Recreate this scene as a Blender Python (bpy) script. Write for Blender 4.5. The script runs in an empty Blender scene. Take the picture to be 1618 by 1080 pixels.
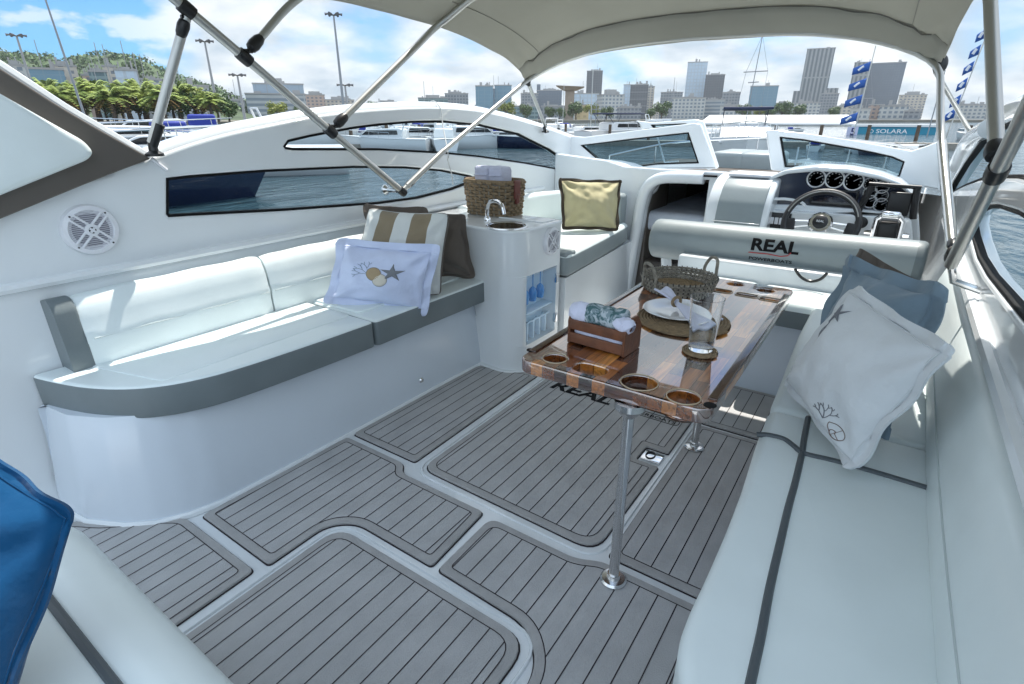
import bpy, bmesh, math, random
from mathutils import Vector, Matrix, noise
from mathutils.geometry import tessellate_polygon
random.seed(7)
R = math.radians
scn = bpy.context.scene
# ---------------------------------------------------------------- camera
FPX = 850.0; HCAM = 1.437
PITCH = math.atan(352 / FPX); YAW = R(34.5)
CAM = Vector((0, 0, HCAM))
FW = Vector((-math.sin(YAW) * math.cos(PITCH), math.cos(YAW) * math.cos(PITCH), -math.sin(PITCH)))
RT = Vector((math.cos(YAW), math.sin(YAW), 0)); UP = RT.cross(FW)
cd = bpy.data.cameras.new('camera'); cam = bpy.data.objects.new('camera', cd)
scn.collection.objects.link(cam)
cd.sensor_width = 36; cd.lens = FPX / 1618 * 36; cd.clip_start = 0.02; cd.clip_end = 30000
M = Matrix((RT, UP, -FW)).transposed().to_4x4(); M.translation = CAM
cam.matrix_world = M
scn.camera = cam
# ---------------------------------------------------------------- light
SUN = Vector((-0.085, 0.50, 1.0)).normalized()
sl = bpy.data.lights.new('sun', 'SUN'); sl.energy = 4.0; sl.angle = R(0.55); sl.color = (1, .955, .88)
so = bpy.data.objects.new('sun', sl); scn.collection.objects.link(so)
so.rotation_euler = SUN.to_track_quat('Z', 'Y').to_euler()
w = bpy.data.worlds.new('World'); scn.world = w; w.use_nodes = True
nt = w.node_tree; nt.nodes.clear(); N = nt.nodes.new; L = nt.links.new
sky = N('ShaderNodeTexSky'); sky.sky_type = 'NISHITA'; sky.sun_disc = False
sky.sun_elevation = math.asin(SUN.z); sky.sun_rotation = math.atan2(SUN.x, SUN.y)
tc = N('ShaderNodeTexCoord'); sp = N('ShaderNodeSeparateXYZ'); L(tc.outputs['Generated'], sp.inputs[0])
ad = N('ShaderNodeMath'); ad.operation = 'ADD'; ad.inputs[1].default_value = .30; L(sp.outputs[2], ad.inputs[0])
ab = N('ShaderNodeMath'); ab.operation = 'MAXIMUM'; ab.inputs[1].default_value = .05; L(ad.outputs[0], ab.inputs[0])
dv = []
for k in (0, 1):
    d = N('ShaderNodeMath'); d.operation = 'DIVIDE'; L(sp.outputs[k], d.inputs[0]); L(ab.outputs[0], d.inputs[1]); dv.append(d)
cb = N('ShaderNodeCombineXYZ'); L(dv[0].outputs[0], cb.inputs[0]); L(dv[1].outputs[0], cb.inputs[1]); cb.inputs[2].default_value = 8.8
n1 = N('ShaderNodeTexNoise'); n1.inputs['Scale'].default_value = 1.5; n1.inputs['Detail'].default_value = 7; n1.inputs['Roughness'].default_value = .58; n1.inputs['Distortion'].default_value = .25
L(cb.outputs[0], n1.inputs['Vector'])
cr = N('ShaderNodeValToRGB'); cr.color_ramp.elements[0].position = .30; cr.color_ramp.elements[1].position = .50
L(n1.outputs[0], cr.inputs[0])
n2 = N('ShaderNodeTexNoise'); n2.inputs['Scale'].default_value = 3.4; n2.inputs['Detail'].default_value = 6; L(cb.outputs[0], n2.inputs['Vector'])
cc = N('ShaderNodeValToRGB'); cc.color_ramp.elements[0].position = .36; cc.color_ramp.elements[1].position = .62
cc.color_ramp.elements[0].color = (3.3, 4.0, 4.65, 1); cc.color_ramp.elements[1].color = (6.1, 6.35, 6.5, 1)
L(n2.outputs[0], cc.inputs[0])
hz = N('ShaderNodeMapRange'); hz.inputs[1].default_value = .02; hz.inputs[2].default_value = .16; hz.inputs[3].default_value = .6; hz.inputs[4].default_value = 0; L(sp.outputs[2], hz.inputs[0])
mxf = N('ShaderNodeMath'); mxf.operation = 'ADD'; mxf.use_clamp = True; L(cr.outputs[0], mxf.inputs[0]); L(hz.outputs[0], mxf.inputs[1])
tn = N('ShaderNodeMixRGB'); tn.blend_type = 'MULTIPLY'; tn.inputs[0].default_value = 1; tn.inputs[2].default_value = (.26, .66, 1.08, 1); L(sky.outputs[0], tn.inputs[1])
last = mxf
for (hx, hy, c0, amt) in ((75, 35, .984, 1.5), (590, 62, .9970, .45), (985, 96, .9978, .5), (150, 60, .995, .5), (1600, 40, .998, .3)):   # breaks in the cloud
    dr = (FW * FPX + RT * (hx - 809) - UP * (hy - 540)).normalized()
    dt = N('ShaderNodeVectorMath'); dt.operation = 'DOT_PRODUCT'; L(tc.outputs['Generated'], dt.inputs[0]); dt.inputs[1].default_value = dr
    mr = N('ShaderNodeMapRange'); mr.inputs[1].default_value = c0; mr.inputs[2].default_value = 1; mr.inputs[3].default_value = 0; mr.inputs[4].default_value = amt; L(dt.outputs['Value'], mr.inputs[0])
    m3 = N('ShaderNodeMath'); m3.operation = 'MULTIPLY'; nn = N('ShaderNodeMapRange'); nn.inputs[1].default_value = .62; nn.inputs[2].default_value = .38; nn.inputs[3].default_value = .25; nn.inputs[4].default_value = 1.6; L(n2.outputs[0], nn.inputs[0])
    L(mr.outputs[0], m3.inputs[0]); L(nn.outputs[0], m3.inputs[1])
    sb = N('ShaderNodeMath'); sb.operation = 'SUBTRACT'; sb.use_clamp = True; L(last.outputs[0], sb.inputs[0]); L(m3.outputs[0], sb.inputs[1]); last = sb
mx = N('ShaderNodeMixRGB'); L(last.outputs[0], mx.inputs[0]); L(tn.outputs[0], mx.inputs[1]); L(cc.outputs[0], mx.inputs[2])
bd = N('ShaderNodeVectorMath'); bd.operation = 'DOT_PRODUCT'; L(tc.outputs['Generated'], bd.inputs[0]); bd.inputs[1].default_value = Vector((.45, -.75, .48)).normalized()   # brighter sky added astern, out of view, to lift the cockpit light
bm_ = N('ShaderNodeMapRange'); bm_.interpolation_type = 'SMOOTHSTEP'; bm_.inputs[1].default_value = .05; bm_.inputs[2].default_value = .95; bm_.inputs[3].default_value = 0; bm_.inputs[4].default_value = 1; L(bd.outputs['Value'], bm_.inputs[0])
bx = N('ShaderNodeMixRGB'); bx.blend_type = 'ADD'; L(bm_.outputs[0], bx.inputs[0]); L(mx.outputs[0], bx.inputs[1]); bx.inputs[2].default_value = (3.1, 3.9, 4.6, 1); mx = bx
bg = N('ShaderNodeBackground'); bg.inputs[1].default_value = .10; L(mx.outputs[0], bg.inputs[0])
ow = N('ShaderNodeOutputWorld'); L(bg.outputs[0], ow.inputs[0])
scn.view_settings.view_transform = 'Standard'; scn.view_settings.look = 'None'
scn.view_settings.exposure = 0.78; scn.view_settings.gamma = 1
scn.cycles.max_bounces = 10; scn.cycles.transparent_max_bounces = 24
scn.cycles.sample_clamp_indirect = 6; scn.cycles.blur_glossy = .3

# ---------------------------------------------------------------- photo-calibrated rays: a pixel meets a real plane
def ray(px, py): return FW * FPX + RT * (px - 809) - UP * (py - 540)
def Zp(px, py, z): d = ray(px, py); return CAM + d * ((z - HCAM) / d.z)
def Xp(px, py, x): d = ray(px, py); return CAM + d * (x / d.x)
def Yp(px, py, y): d = ray(px, py); return CAM + d * (y / d.y)
def V(*a): return Vector(a)

# ---------------------------------------------------------------- materials
MATS = {}
def _hex(c): return tuple(c) + (1,) if len(c) == 3 else c
def mat(name, col, rough=.5, metal=0, coat=0, spec=.5, noise_amt=0, noise_scale=8, bump=0, bump_scale=60, sheen=0, trans=0):
    if name in MATS: return MATS[name]
    m = bpy.data.materials.new(name); m.use_nodes = True; t = m.node_tree; b = t.nodes['Principled BSDF']
    b.inputs['Base Color'].default_value = _hex(col); b.inputs['Roughness'].default_value = rough
    b.inputs['Metallic'].default_value = metal; b.inputs['Coat Weight'].default_value = coat
    b.inputs['Coat Roughness'].default_value = .04; b.inputs['Specular IOR Level'].default_value = spec
    b.inputs['Sheen Weight'].default_value = sheen
    tc = t.nodes.new('ShaderNodeTexCoord')
    if noise_amt:
        n = t.nodes.new('ShaderNodeTexNoise'); n.inputs['Scale'].default_value = noise_scale; n.inputs['Detail'].default_value = 5
        t.links.new(tc.outputs['Object'], n.inputs['Vector'])
        r = t.nodes.new('ShaderNodeMapRange'); r.inputs[1].default_value = .3; r.inputs[2].default_value = .7
        r.inputs[3].default_value = 1 - noise_amt; r.inputs[4].default_value = 1 + noise_amt
        t.links.new(n.outputs[0], r.inputs[0])
        mm = t.nodes.new('ShaderNodeMixRGB'); mm.blend_type = 'MULTIPLY'; mm.inputs[0].default_value = 1
        mm.inputs[1].default_value = _hex(col); t.links.new(r.outputs[0], mm.inputs[2]); t.links.new(mm.outputs[0], b.inputs['Base Color'])
    if bump:
        n = t.nodes.new('ShaderNodeTexNoise'); n.inputs['Scale'].default_value = bump_scale; n.inputs['Detail'].default_value = 4
        t.links.new(tc.outputs['Object'], n.inputs['Vector'])
        bp = t.nodes.new('ShaderNodeBump'); bp.inputs['Strength'].default_value = bump; bp.inputs['Distance'].default_value = .01
        t.links.new(n.outputs[0], bp.inputs['Height']); t.links.new(bp.outputs[0], b.inputs['Normal'])
    MATS[name] = m; return m
def glassmat(name, tint, ior=1.5, rough=0, extra=0.0):
    m = bpy.data.materials.new(name); m.use_nodes = True; t = m.node_tree; t.nodes.clear()
    o = t.nodes.new('ShaderNodeOutputMaterial'); tr = t.nodes.new('ShaderNodeBsdfTransparent'); tr.inputs[0].default_value = _hex(tint)
    g = t.nodes.new('ShaderNodeBsdfGlossy'); g.inputs['Roughness'].default_value = rough
    f = t.nodes.new('ShaderNodeFresnel'); f.inputs[0].default_value = ior
    a = t.nodes.new('ShaderNodeMath'); a.operation = 'ADD'; a.inputs[1].default_value = extra; a.use_clamp = True
    t.links.new(f.outputs[0], a.inputs[0])
    geo = t.nodes.new('ShaderNodeNewGeometry'); fb = t.nodes.new('ShaderNodeMath'); fb.operation = 'SUBTRACT'; fb.inputs[0].default_value = 1; t.links.new(geo.outputs['Backfacing'], fb.inputs[1])
    mf = t.nodes.new('ShaderNodeMath'); mf.operation = 'MULTIPLY'; t.links.new(a.outputs[0], mf.inputs[0]); t.links.new(fb.outputs[0], mf.inputs[1]); a = mf
    mi = t.nodes.new('ShaderNodeMixShader'); t.links.new(a.outputs[0], mi.inputs[0]); t.links.new(tr.outputs[0], mi.inputs[1]); t.links.new(g.outputs[0], mi.inputs[2])
    t.links.new(mi.outputs[0], o.inputs[0]); return m
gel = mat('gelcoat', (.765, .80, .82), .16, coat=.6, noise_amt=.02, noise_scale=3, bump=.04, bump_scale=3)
gelb = mat('gelcoat_shaded', (.66, .72, .785), .22, coat=.4, noise_amt=.025, noise_scale=2.5, bump=.04, bump_scale=3)  # white gelcoat with the bluish shade of the low mouldings put into its colour
vinyl = mat('white_vinyl', (.74, .81, .81), .34, noise_amt=.03, noise_scale=5, bump=.2, bump_scale=7)
vgray = mat('grey_vinyl', (.16, .19, .20), .42, noise_amt=.06, noise_scale=6, bump=.06, bump_scale=120)
vlgray = mat('light_grey_vinyl', (.26, .30, .31), .4, noise_amt=.04, bump=.05, bump_scale=120)
piping = mat('dark_piping', (.075, .09, .10), .5)
brown = mat('taupe_panel', (.105, .092, .08), .38, noise_amt=.08, noise_scale=4, bump=.05, bump_scale=90)
steel = mat('stainless_steel', (.72, .72, .72), .19, metal=1)
chrome = mat('chrome', (.85, .85, .86), .05, metal=1)
alu = mat('brushed_aluminium_tube', (.56, .56, .54), .42, metal=1)
black = mat('black_plastic', (.012, .012, .013), .35)
rubber = mat('black_rubber', (.006, .006, .007), .7, spec=.2)
dark = mat('dark_interior', (.02, .018, .016), .6)
foam = mat('grey_foam_deck', (.43, .43, .43), .78, noise_amt=.08, noise_scale=7, bump=.25, bump_scale=220)
foam2 = mat('grey_foam_border', (.385, .38, .375), .75, noise_amt=.08, noise_scale=14, bump=.2, bump_scale=220)
caulk = mat('black_caulk', (.030, .022, .026), .7)
white = mat('white_plastic', (.76, .77, .81), .28)
gridm = mat('speaker_mesh', (.22, .22, .26), .5)
glassT = glassmat('tinted_window', (.90, .94, .96), 1.5)
glassW = glassmat('windscreen_glass', (.64, .74, .78), 1.5)
glassD = glassmat('drinking_glass', (.97, .985, .985), 1.5)
def frosted():
    m = glassmat('blue_tinted_acrylic', (.84, .94, 1.0), 1.45); t = m.node_tree; o = [n for n in t.nodes if n.type == 'OUTPUT_MATERIAL'][0]; src = o.inputs[0].links[0].from_socket
    d = t.nodes.new('ShaderNodeBsdfDiffuse'); d.inputs[0].default_value = (.72, .84, .92, 1); mi = t.nodes.new('ShaderNodeMixShader')
    n = t.nodes.new('ShaderNodeTexNoise'); n.inputs['Scale'].default_value = 6; r = t.nodes.new('ShaderNodeMapRange'); r.inputs[3].default_value = .02; r.inputs[4].default_value = .35; t.links.new(n.outputs[0], r.inputs[0]); t.links.new(r.outputs[0], mi.inputs[0])
    t.links.new(src, mi.inputs[1]); t.links.new(d.outputs[0], mi.inputs[2]); t.links.new(mi.outputs[0], o.inputs[0]); return m
glassB = frosted()

def canvas_mat():
    m = bpy.data.materials.new('beige_canvas'); m.use_nodes = True; t = m.node_tree; t.nodes.clear()
    o = t.nodes.new('ShaderNodeOutputMaterial'); d = t.nodes.new('ShaderNodeBsdfDiffuse'); s = t.nodes.new('ShaderNodeBsdfTranslucent')
    tc = t.nodes.new('ShaderNodeTexCoord'); n = t.nodes.new('ShaderNodeTexNoise'); n.inputs['Scale'].default_value = 2.5; n.inputs['Detail'].default_value = 8
    t.links.new(tc.outputs['Object'], n.inputs['Vector'])
    r = t.nodes.new('ShaderNodeValToRGB'); r.color_ramp.elements[0].position = .3; r.color_ramp.elements[1].position = .75
    r.color_ramp.elements[0].color = (.46, .445, .39, 1); r.color_ramp.elements[1].color = (.54, .525, .46, 1)
    t.links.new(n.outputs[0], r.inputs[0]); t.links.new(r.outputs[0], d.inputs[0]); s.inputs[0].default_value = (.50, .50, .45, 1)
    m2 = t.nodes.new('ShaderNodeMixShader'); m2.inputs[0].default_value = .26
    t.links.new(d.outputs[0], m2.inputs[1]); t.links.new(s.outputs[0], m2.inputs[2]); t.links.new(m2.outputs[0], o.inputs[0]); return m
canvas = canvas_mat()

def grid_mat(name, wall, win, fw=3.2, fh=3.4, gx=.35, gz=.45, rough=.5, winrough=.2, soft=.0):
    """facade: windows in a grid over object-space u (along the face) and z"""
    if name in MATS: return MATS[name]
    m = bpy.data.materials.new(name); m.use_nodes = True; t = m.node_tree; b = t.nodes['Principled BSDF']
    tc = t.nodes.new('ShaderNodeTexCoord'); s = t.nodes.new('ShaderNodeSeparateXYZ'); t.links.new(tc.outputs['Object'], s.inputs[0])
    add = t.nodes.new('ShaderNodeMath'); add.operation = 'ADD'; t.links.new(s.outputs[0], add.inputs[0]); t.links.new(s.outputs[1], add.inputs[1])
    def band(src, per, g):
        a = t.nodes.new('ShaderNodeMath'); a.operation = 'DIVIDE'; a.inputs[1].default_value = per; t.links.new(src, a.inputs[0])
        f = t.nodes.new('ShaderNodeMath'); f.operation = 'FRACT'; t.links.new(a.outputs[0], f.inputs[0])
        c = t.nodes.new('ShaderNodeMath'); c.operation = 'GREATER_THAN'; c.inputs[1].default_value = g; t.links.new(f.outputs[0], c.inputs[0]); return c.outputs[0]
    u = band(add.outputs[0], fw, gx); v = band(s.outputs[2], fh, gz)
    mu = t.nodes.new('ShaderNodeMath'); mu.operation = 'MULTIPLY'; t.links.new(u, mu.inputs[0]); t.links.new(v, mu.inputs[1])
    n = t.nodes.new('ShaderNodeTexNoise'); n.inputs['Scale'].default_value = .12; n.inputs['Detail'].default_value = 3; t.links.new(tc.outputs['Object'], n.inputs['Vector'])
    wn = t.nodes.new('ShaderNodeMixRGB'); wn.blend_type = 'MULTIPLY'; wn.inputs[0].default_value = .35; wn.inputs[1].default_value = _hex(wall); t.links.new(n.outputs[0], wn.inputs[2])
    mi = t.nodes.new('ShaderNodeMixRGB'); t.links.new(mu.outputs[0], mi.inputs[0]); t.links.new(wn.outputs[0], mi.inputs[1]); mi.inputs[2].default_value = _hex(win)
    t.links.new(mi.outputs[0], b.inputs['Base Color'])
    b.inputs['Roughness'].default_value = rough
    MATS[name] = m; return m

# ---------------------------------------------------------------- object helpers
COL = scn.collection
def finish(name, me, mats, parent=None, smooth=35):
    if not isinstance(mats, (list, tuple)): mats = [mats]
    for m in mats: me.materials.append(m)
    if smooth:
        for p in me.polygons: p.use_smooth = True
        me.set_sharp_from_angle(angle=R(smooth))
    o = bpy.data.objects.new(name, me); COL.objects.link(o)
    if parent:
        o.parent = parent
    return o
def wloc(o):
    v = Vector((0, 0, 0))
    while o is not None: v += o.location; o = o.parent
    return v
def mk(name, vf, mats, parent=None, smooth=35, idx=None):
    """vf = (verts, faces) in world coordinates; a part is stored relative to its thing"""
    vs, fs = vf; off = wloc(parent)
    me = bpy.data.meshes.new(name); me.from_pydata([tuple(Vector(v) - off) for v in vs], [], fs)
    if idx:
        for p, i in zip(me.polygons, idx): p.material_index = i
    bm = bmesh.new(); bm.from_mesh(me); bmesh.ops.recalc_face_normals(bm, faces=bm.faces); bm.to_mesh(me); bm.free()
    me.update()
    return finish(name, me, mats, parent, smooth)
def empty(name, loc, label=None, cat=None, group=None, rz=0):
    o = bpy.data.objects.new(name, None); COL.objects.link(o); o.location = loc; o.rotation_euler[2] = rz
    o.empty_display_size = .1
    return tag(o, label, cat, group)
def tag(o, label=None, cat=None, group=None, kind=None):
    if label: o['label'] = label
    if cat: o['category'] = cat
    if group: o['group'] = group
    if kind: o['kind'] = kind
    return o
def copy_tree(o, parent=None):
    c = o.copy(); COL.objects.link(c); c.parent = parent
    for ch in [x for x in bpy.data.objects if x.parent == o]: copy_tree(ch, c)
    return c
def join(*vfs):
    V_, F_ = [], []
    for v, f in vfs:
        n = len(V_); V_ += list(v); F_ += [tuple(i + n for i in q) for q in f]
    return V_, F_
def box(x0, x1, y0, y1, z0, z1, r=0, seg=3):
    bm = bmesh.new(); bmesh.ops.create_cube(bm, size=1)
    for v in bm.verts:
        v.co = Vector(((x0 + x1) / 2 + v.co.x * (x1 - x0), (y0 + y1) / 2 + v.co.y * (y1 - y0), (z0 + z1) / 2 + v.co.z * (z1 - z0)))
    if r: bmesh.ops.bevel(bm, geom=bm.edges[:], offset=r, segments=seg, affect='EDGES', profile=.5)
    bm.verts.index_update()
    out = ([v.co.copy() for v in bm.verts], [tuple(v.index for v in f.verts) for f in bm.faces]); bm.free(); return out
def xf(vf, mtx): return [mtx @ Vector(v) for v in vf[0]], vf[1]
def mapf(vf, fn): return [fn(Vector(v)) for v in vf[0]], vf[1]
def catmull(pts, n=6, closed=False):
    pts = [Vector(p) for p in pts]; out = []; m = len(pts)
    rng = range(m) if closed else range(m - 1)
    for i in rng:
        if closed: p0, p1, p2, p3 = pts[i - 1], pts[i], pts[(i + 1) % m], pts[(i + 2) % m]
        else: p0, p1, p2, p3 = pts[max(i - 1, 0)], pts[i], pts[i + 1], pts[min(i + 2, m - 1)]
        for k in range(n):
            t = k / n; out.append(.5 * ((2 * p1) + (p2 - p0) * t + (2 * p0 - 5 * p1 + 4 * p2 - p3) * t * t + (3 * p1 - p0 - 3 * p2 + p3) * t ** 3))
    if not closed: out.append(pts[-1])
    return out
def tube(pts, r, seg=10, closed=False, cap=True, flat=1.0):
    pts = [Vector(p) for p in pts]; n = len(pts); vs, fs = [], []
    rr = r if isinstance(r, (list, tuple)) else [r] * n
    prev = None
    for i, p in enumerate(pts):
        a = pts[(i - 1) % n] if closed or i else pts[0]; b = pts[(i + 1) % n] if closed or i < n - 1 else pts[-1]
        d = (b - a).normalized()
        if prev is None:
            u = d.cross(V(0, 0, 1));
            if u.length < .05: u = d.cross(V(1, 0, 0))
            u.normalize()
        else:
            u = prev - d * prev.dot(d); u.normalize()
        prev = u; v = d.cross(u)
        for k in range(seg):
            t = 2 * math.pi * k / seg; vs.append(p + u * (math.cos(t) * rr[i]) + v * (math.sin(t) * rr[i] * flat))
    m = n if closed else n - 1
    for i in range(m):
        for k in range(seg):
            a = i * seg + k; b = i * seg + (k + 1) % seg; c = ((i + 1) % n) * seg + (k + 1) % seg; d = ((i + 1) % n) * seg + k
            fs.append((a, b, c, d))
    if cap and not closed:
        fs.append(tuple(range(seg))[::-1]); fs.append(tuple(range((n - 1) * seg, n * seg)))
    return vs, fs
def lathe(prof, center=(0, 0, 0), seg=28, axis='Z'):
    vs, fs = [], []; n = len(prof); c = Vector(center)
    for (r, h) in prof:
        for k in range(seg):
            t = 2 * math.pi * k / seg; vs.append((r * math.cos(t), r * math.sin(t), h))
    for i in range(n - 1):
        for k in range(seg):
            fs.append((i * seg + k, i * seg + (k + 1) % seg, (i + 1) * seg + (k + 1) % seg, (i + 1) * seg + k))
    if prof[0][0] > 1e-4: fs.append(tuple(range(seg))[::-1])
    if prof[-1][0] > 1e-4: fs.append(tuple(range((n - 1) * seg, n * seg)))
    out = []
    for x, y, z in vs:
        if axis == 'Z': q = V(x, y, z)
        elif axis == 'X': q = V(z, x, y)
        else: q = V(x, z, y)
        out.append(q + c)
    return out, fs
def inset(poly, d):
    n = len(poly); out = []
    area = sum(poly[i][0] * poly[(i + 1) % n][1] - poly[(i + 1) % n][0] * poly[i][1] for i in range(n))
    s = 1 if area > 0 else -1
    for i in range(n):
        p = Vector(poly[i][:2]); a = Vector(poly[i - 1][:2]); b = Vector(poly[(i + 1) % n][:2])
        e1 = (p - a); e2 = (b - p)
        if e1.length < 1e-7: e1 = e2
        if e2.length < 1e-7: e2 = e1
        e1 = e1.normalized(); e2 = e2.normalized()
        n1 = Vector((-e1.y, e1.x)) * s; n2 = Vector((-e2.y, e2.x)) * s
        b_ = n1 + n2
        if b_.length < 1e-4: b_ = n1
        b_.normalize(); k = d / max(.45, b_.dot(n1)); out.append((p.x + b_.x * k, p.y + b_.y * k))
    return out
def rcorner(poly, rad, seg=5):
    """round the corners of a 2D polygon; rad is a number or one per corner"""
    n = len(poly); out = []
    for i in range(n):
        r = rad[i] if isinstance(rad, (list, tuple)) else rad
        p = Vector(poly[i][:2]); a = Vector(poly[i - 1][:2]); b = Vector(poly[(i + 1) % n][:2])
        u = (a - p); v = (b - p); lu, lv = u.length, v.length; u.normalize(); v.normalize()
        r_ = min(r, lu * .48, lv * .48)
        if r_ <= 1e-5: out.append((p.x, p.y)); continue
        A = p + u * r_; B = p + v * r_
        for k in range(seg + 1):
            t = k / seg; q = A * (1 - t) ** 2 + p * 2 * t * (1 - t) + B * t * t; out.append((q.x, q.y))
    return out
def prism(poly, h0, h1, r=0, seg=3, fn=None, r0=0):
    """poly (u,v) lifted from h0 to h1 with a rounded top rim (r) and bottom rim (r0); fn maps (u,v,h) to world"""
    rings = []
    if r0:
        for k in range(seg):
            t = math.pi / 2 * k / seg; rings.append((inset(poly, r0 * (1 - math.sin(t))), h0 + r0 * (1 - math.cos(t))))
    rings.append((poly, h0 + r0)) ; rings.append((poly, h1 - r))
    if r:
        for k in range(1, seg + 1):
            t = math.pi / 2 * k / seg; rings.append((inset(poly, r * (1 - math.cos(t))), h1 - r + r * math.sin(t)))
    n = len(poly); vs = [V(p[0], p[1], h) for ring, h in rings for p in ring]; fs = []
    for i in range(len(rings) - 1):
        for k in range(n): fs.append((i * n + k, i * n + (k + 1) % n, (i + 1) * n + (k + 1) % n, (i + 1) * n + k))
    for ring, base, rev in ((rings[0][0], 0, 1), (rings[-1][0], (len(rings) - 1) * n, 0)):
        for t in tessellate_polygon([[V(p[0], p[1], 0) for p in ring]]):
            t = [i + base for i in t]; fs.append(tuple(t[::-1] if rev else t))
    if fn: vs = [fn(v) for v in vs]
    return vs, fs
def plate(outer, holes, t, bev=0, fn=None, body=None, size=1, offset=0):
    """filled 2D outline with holes, thickness t, or lettering (body=text); returns verts and faces"""
    if body is None:
        cu = bpy.data.curves.new('tmp', 'CURVE'); cu.dimensions = '2D'
        for pl in [outer] + list(holes):
            s = cu.splines.new('POLY'); s.points.add(len(pl) - 1); s.use_cyclic_u = True
            for q, p in zip(s.points, pl): q.co = (p[0], p[1], 0, 1)
        if bev: cu.offset = -bev
    else:
        cu = bpy.data.curves.new('tmp', 'FONT'); cu.body = body; cu.size = size; cu.offset = offset; cu.resolution_u = 4
    cu.fill_mode = 'BOTH' if True else 'NONE'
    cu.extrude = max(t / 2 - bev, 0); cu.bevel_depth = bev; cu.bevel_resolution = 2
    o = bpy.data.objects.new('tmp', cu); COL.objects.link(o)
    dg = bpy.context.evaluated_depsgraph_get(); me = bpy.data.meshes.new_from_object(o.evaluated_get(dg))
    vf = ([v.co.copy() for v in me.vertices], [tuple(p.vertices) for p in me.polygons])
    if body is not None:                       # cut letters into thin bands so they can follow a curved surface
        bm = bmesh.new(); bm.from_mesh(me)
        for k in range(1, 10):
            bmesh.ops.bisect_plane(bm, geom=bm.verts[:] + bm.edges[:] + bm.faces[:], plane_co=(0, size * k * .08, 0), plane_no=(0, 1, 0))
        bm.verts.index_update(); vf = ([v.co.copy() for v in bm.verts], [tuple(v.index for v in f.verts) for f in bm.faces]); bm.free()
    bpy.data.objects.remove(o); bpy.data.curves.remove(cu); bpy.data.meshes.remove(me)
    if fn: vf = mapf(vf, fn)
    return vf
def sphere(c, r, seg=12, sc=(1, 1, 1)):
    prof = [(max(1e-5, r * math.sin(math.pi * i / seg)), -r * math.cos(math.pi * i / seg)) for i in range(seg + 1)]
    v, f = lathe(prof, (0, 0, 0), seg * 2); return [V(p.x * sc[0], p.y * sc[1], p.z * sc[2]) + Vector(c) for p in v], f
def ylist(pxs, x): return [(lambda p: (p.y, p.z))(Xp(a, b, x)) for a, b in pxs]
def xlist(pxs, y): return [(lambda p: (p.x, p.z))(Yp(a, b, y)) for a, b in pxs]
def zlist(pxs, z): return [(lambda p: (p.x, p.y))(Zp(a, b, z)) for a, b in pxs]
# ================================================================ surroundings: water, shore, hill, city, marina
WZ = -.75
def onwater(px, depth, y=188):
    d = ray(px, 188) * (depth / FPX); r_ = math.hypot(d.x, d.y); e = ray(px, y); k = r_ / math.hypot(e.x, e.y); return V(e.x * k, e.y * k, 0)
def zat(px, py, depth):
    d = ray(px, 188) * (depth / FPX); k = (540 - py) / FPX
    a, b, c, e = d.dot(UP), UP.z, d.dot(FW), FW.z
    return HCAM + d.z + (k * c - a) / (b - k * e)
def water_mat():
    m = bpy.data.materials.new('harbour_water'); m.use_nodes = True; t = m.node_tree; b = t.nodes['Principled BSDF']
    b.inputs['Base Color'].default_value = (.030, .060, .075, 1); b.inputs['Roughness'].default_value = .07; b.inputs['IOR'].default_value = 1.33
    tc = t.nodes.new('ShaderNodeTexCoord'); mp = t.nodes.new('ShaderNodeMapping'); mp.inputs['Scale'].default_value = (1, .45, 1); mp.inputs['Rotation'].default_value = (0, 0, -.5)
    t.links.new(tc.outputs['Object'], mp.inputs[0]); last = None
    for sc_, st_ in ((1.1, 1.0), (4.5, .5), (15, .22)):
        n = t.nodes.new('ShaderNodeTexNoise'); n.inputs['Scale'].default_value = sc_; n.inputs['Detail'].default_value = 4; n.inputs['Distortion'].default_value = .7; t.links.new(mp.outputs[0], n.inputs[0])
        bp = t.nodes.new('ShaderNodeBump'); bp.inputs['Strength'].default_value = st_; bp.inputs['Distance'].default_value = .25 / sc_ * 1.6
        t.links.new(n.outputs[0], bp.inputs['Height'])
        if last: t.links.new(last.outputs[0], bp.inputs['Normal'])
        last = bp
    t.links.new(last.outputs[0], b.inputs['Normal']); return m
S = 1450
tag(mk('water', ([V(-S, -S, WZ), V(S, -S, WZ), V(S, S, WZ), V(-S, S, WZ)], [(0, 1, 2, 3)]), water_mat(), None, 0), kind='structure')
ground_m = mat('shore_ground', (.16, .15, .12), .9, noise_amt=.3, noise_scale=.05)
fr_ = [(-900, 70), (-300, 100), (0, 108), (200, 112), (400, 125), (560, 210), (700, 330), (1000, 380), (1500, 400), (2300, 380)]
vs = [onwater(a, d) + V(0, 0, WZ - .1) for a, d in fr_] + [onwater(a, d) + V(0, 0, .9) for a, d in fr_] + [onwater(a, d + 8) + V(0, 0, 1.0) for a, d in fr_] + [onwater(a, 1020) + V(0, 0, 1.0) for a, d in fr_]
n = len(fr_); fs = [(k * n + i, k * n + i + 1, (k + 1) * n + i + 1, (k + 1) * n + i) for k in range(3) for i in range(n - 1)]
tag(mk('shore', (vs, fs), ground_m, None, 0), kind='structure')
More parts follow.
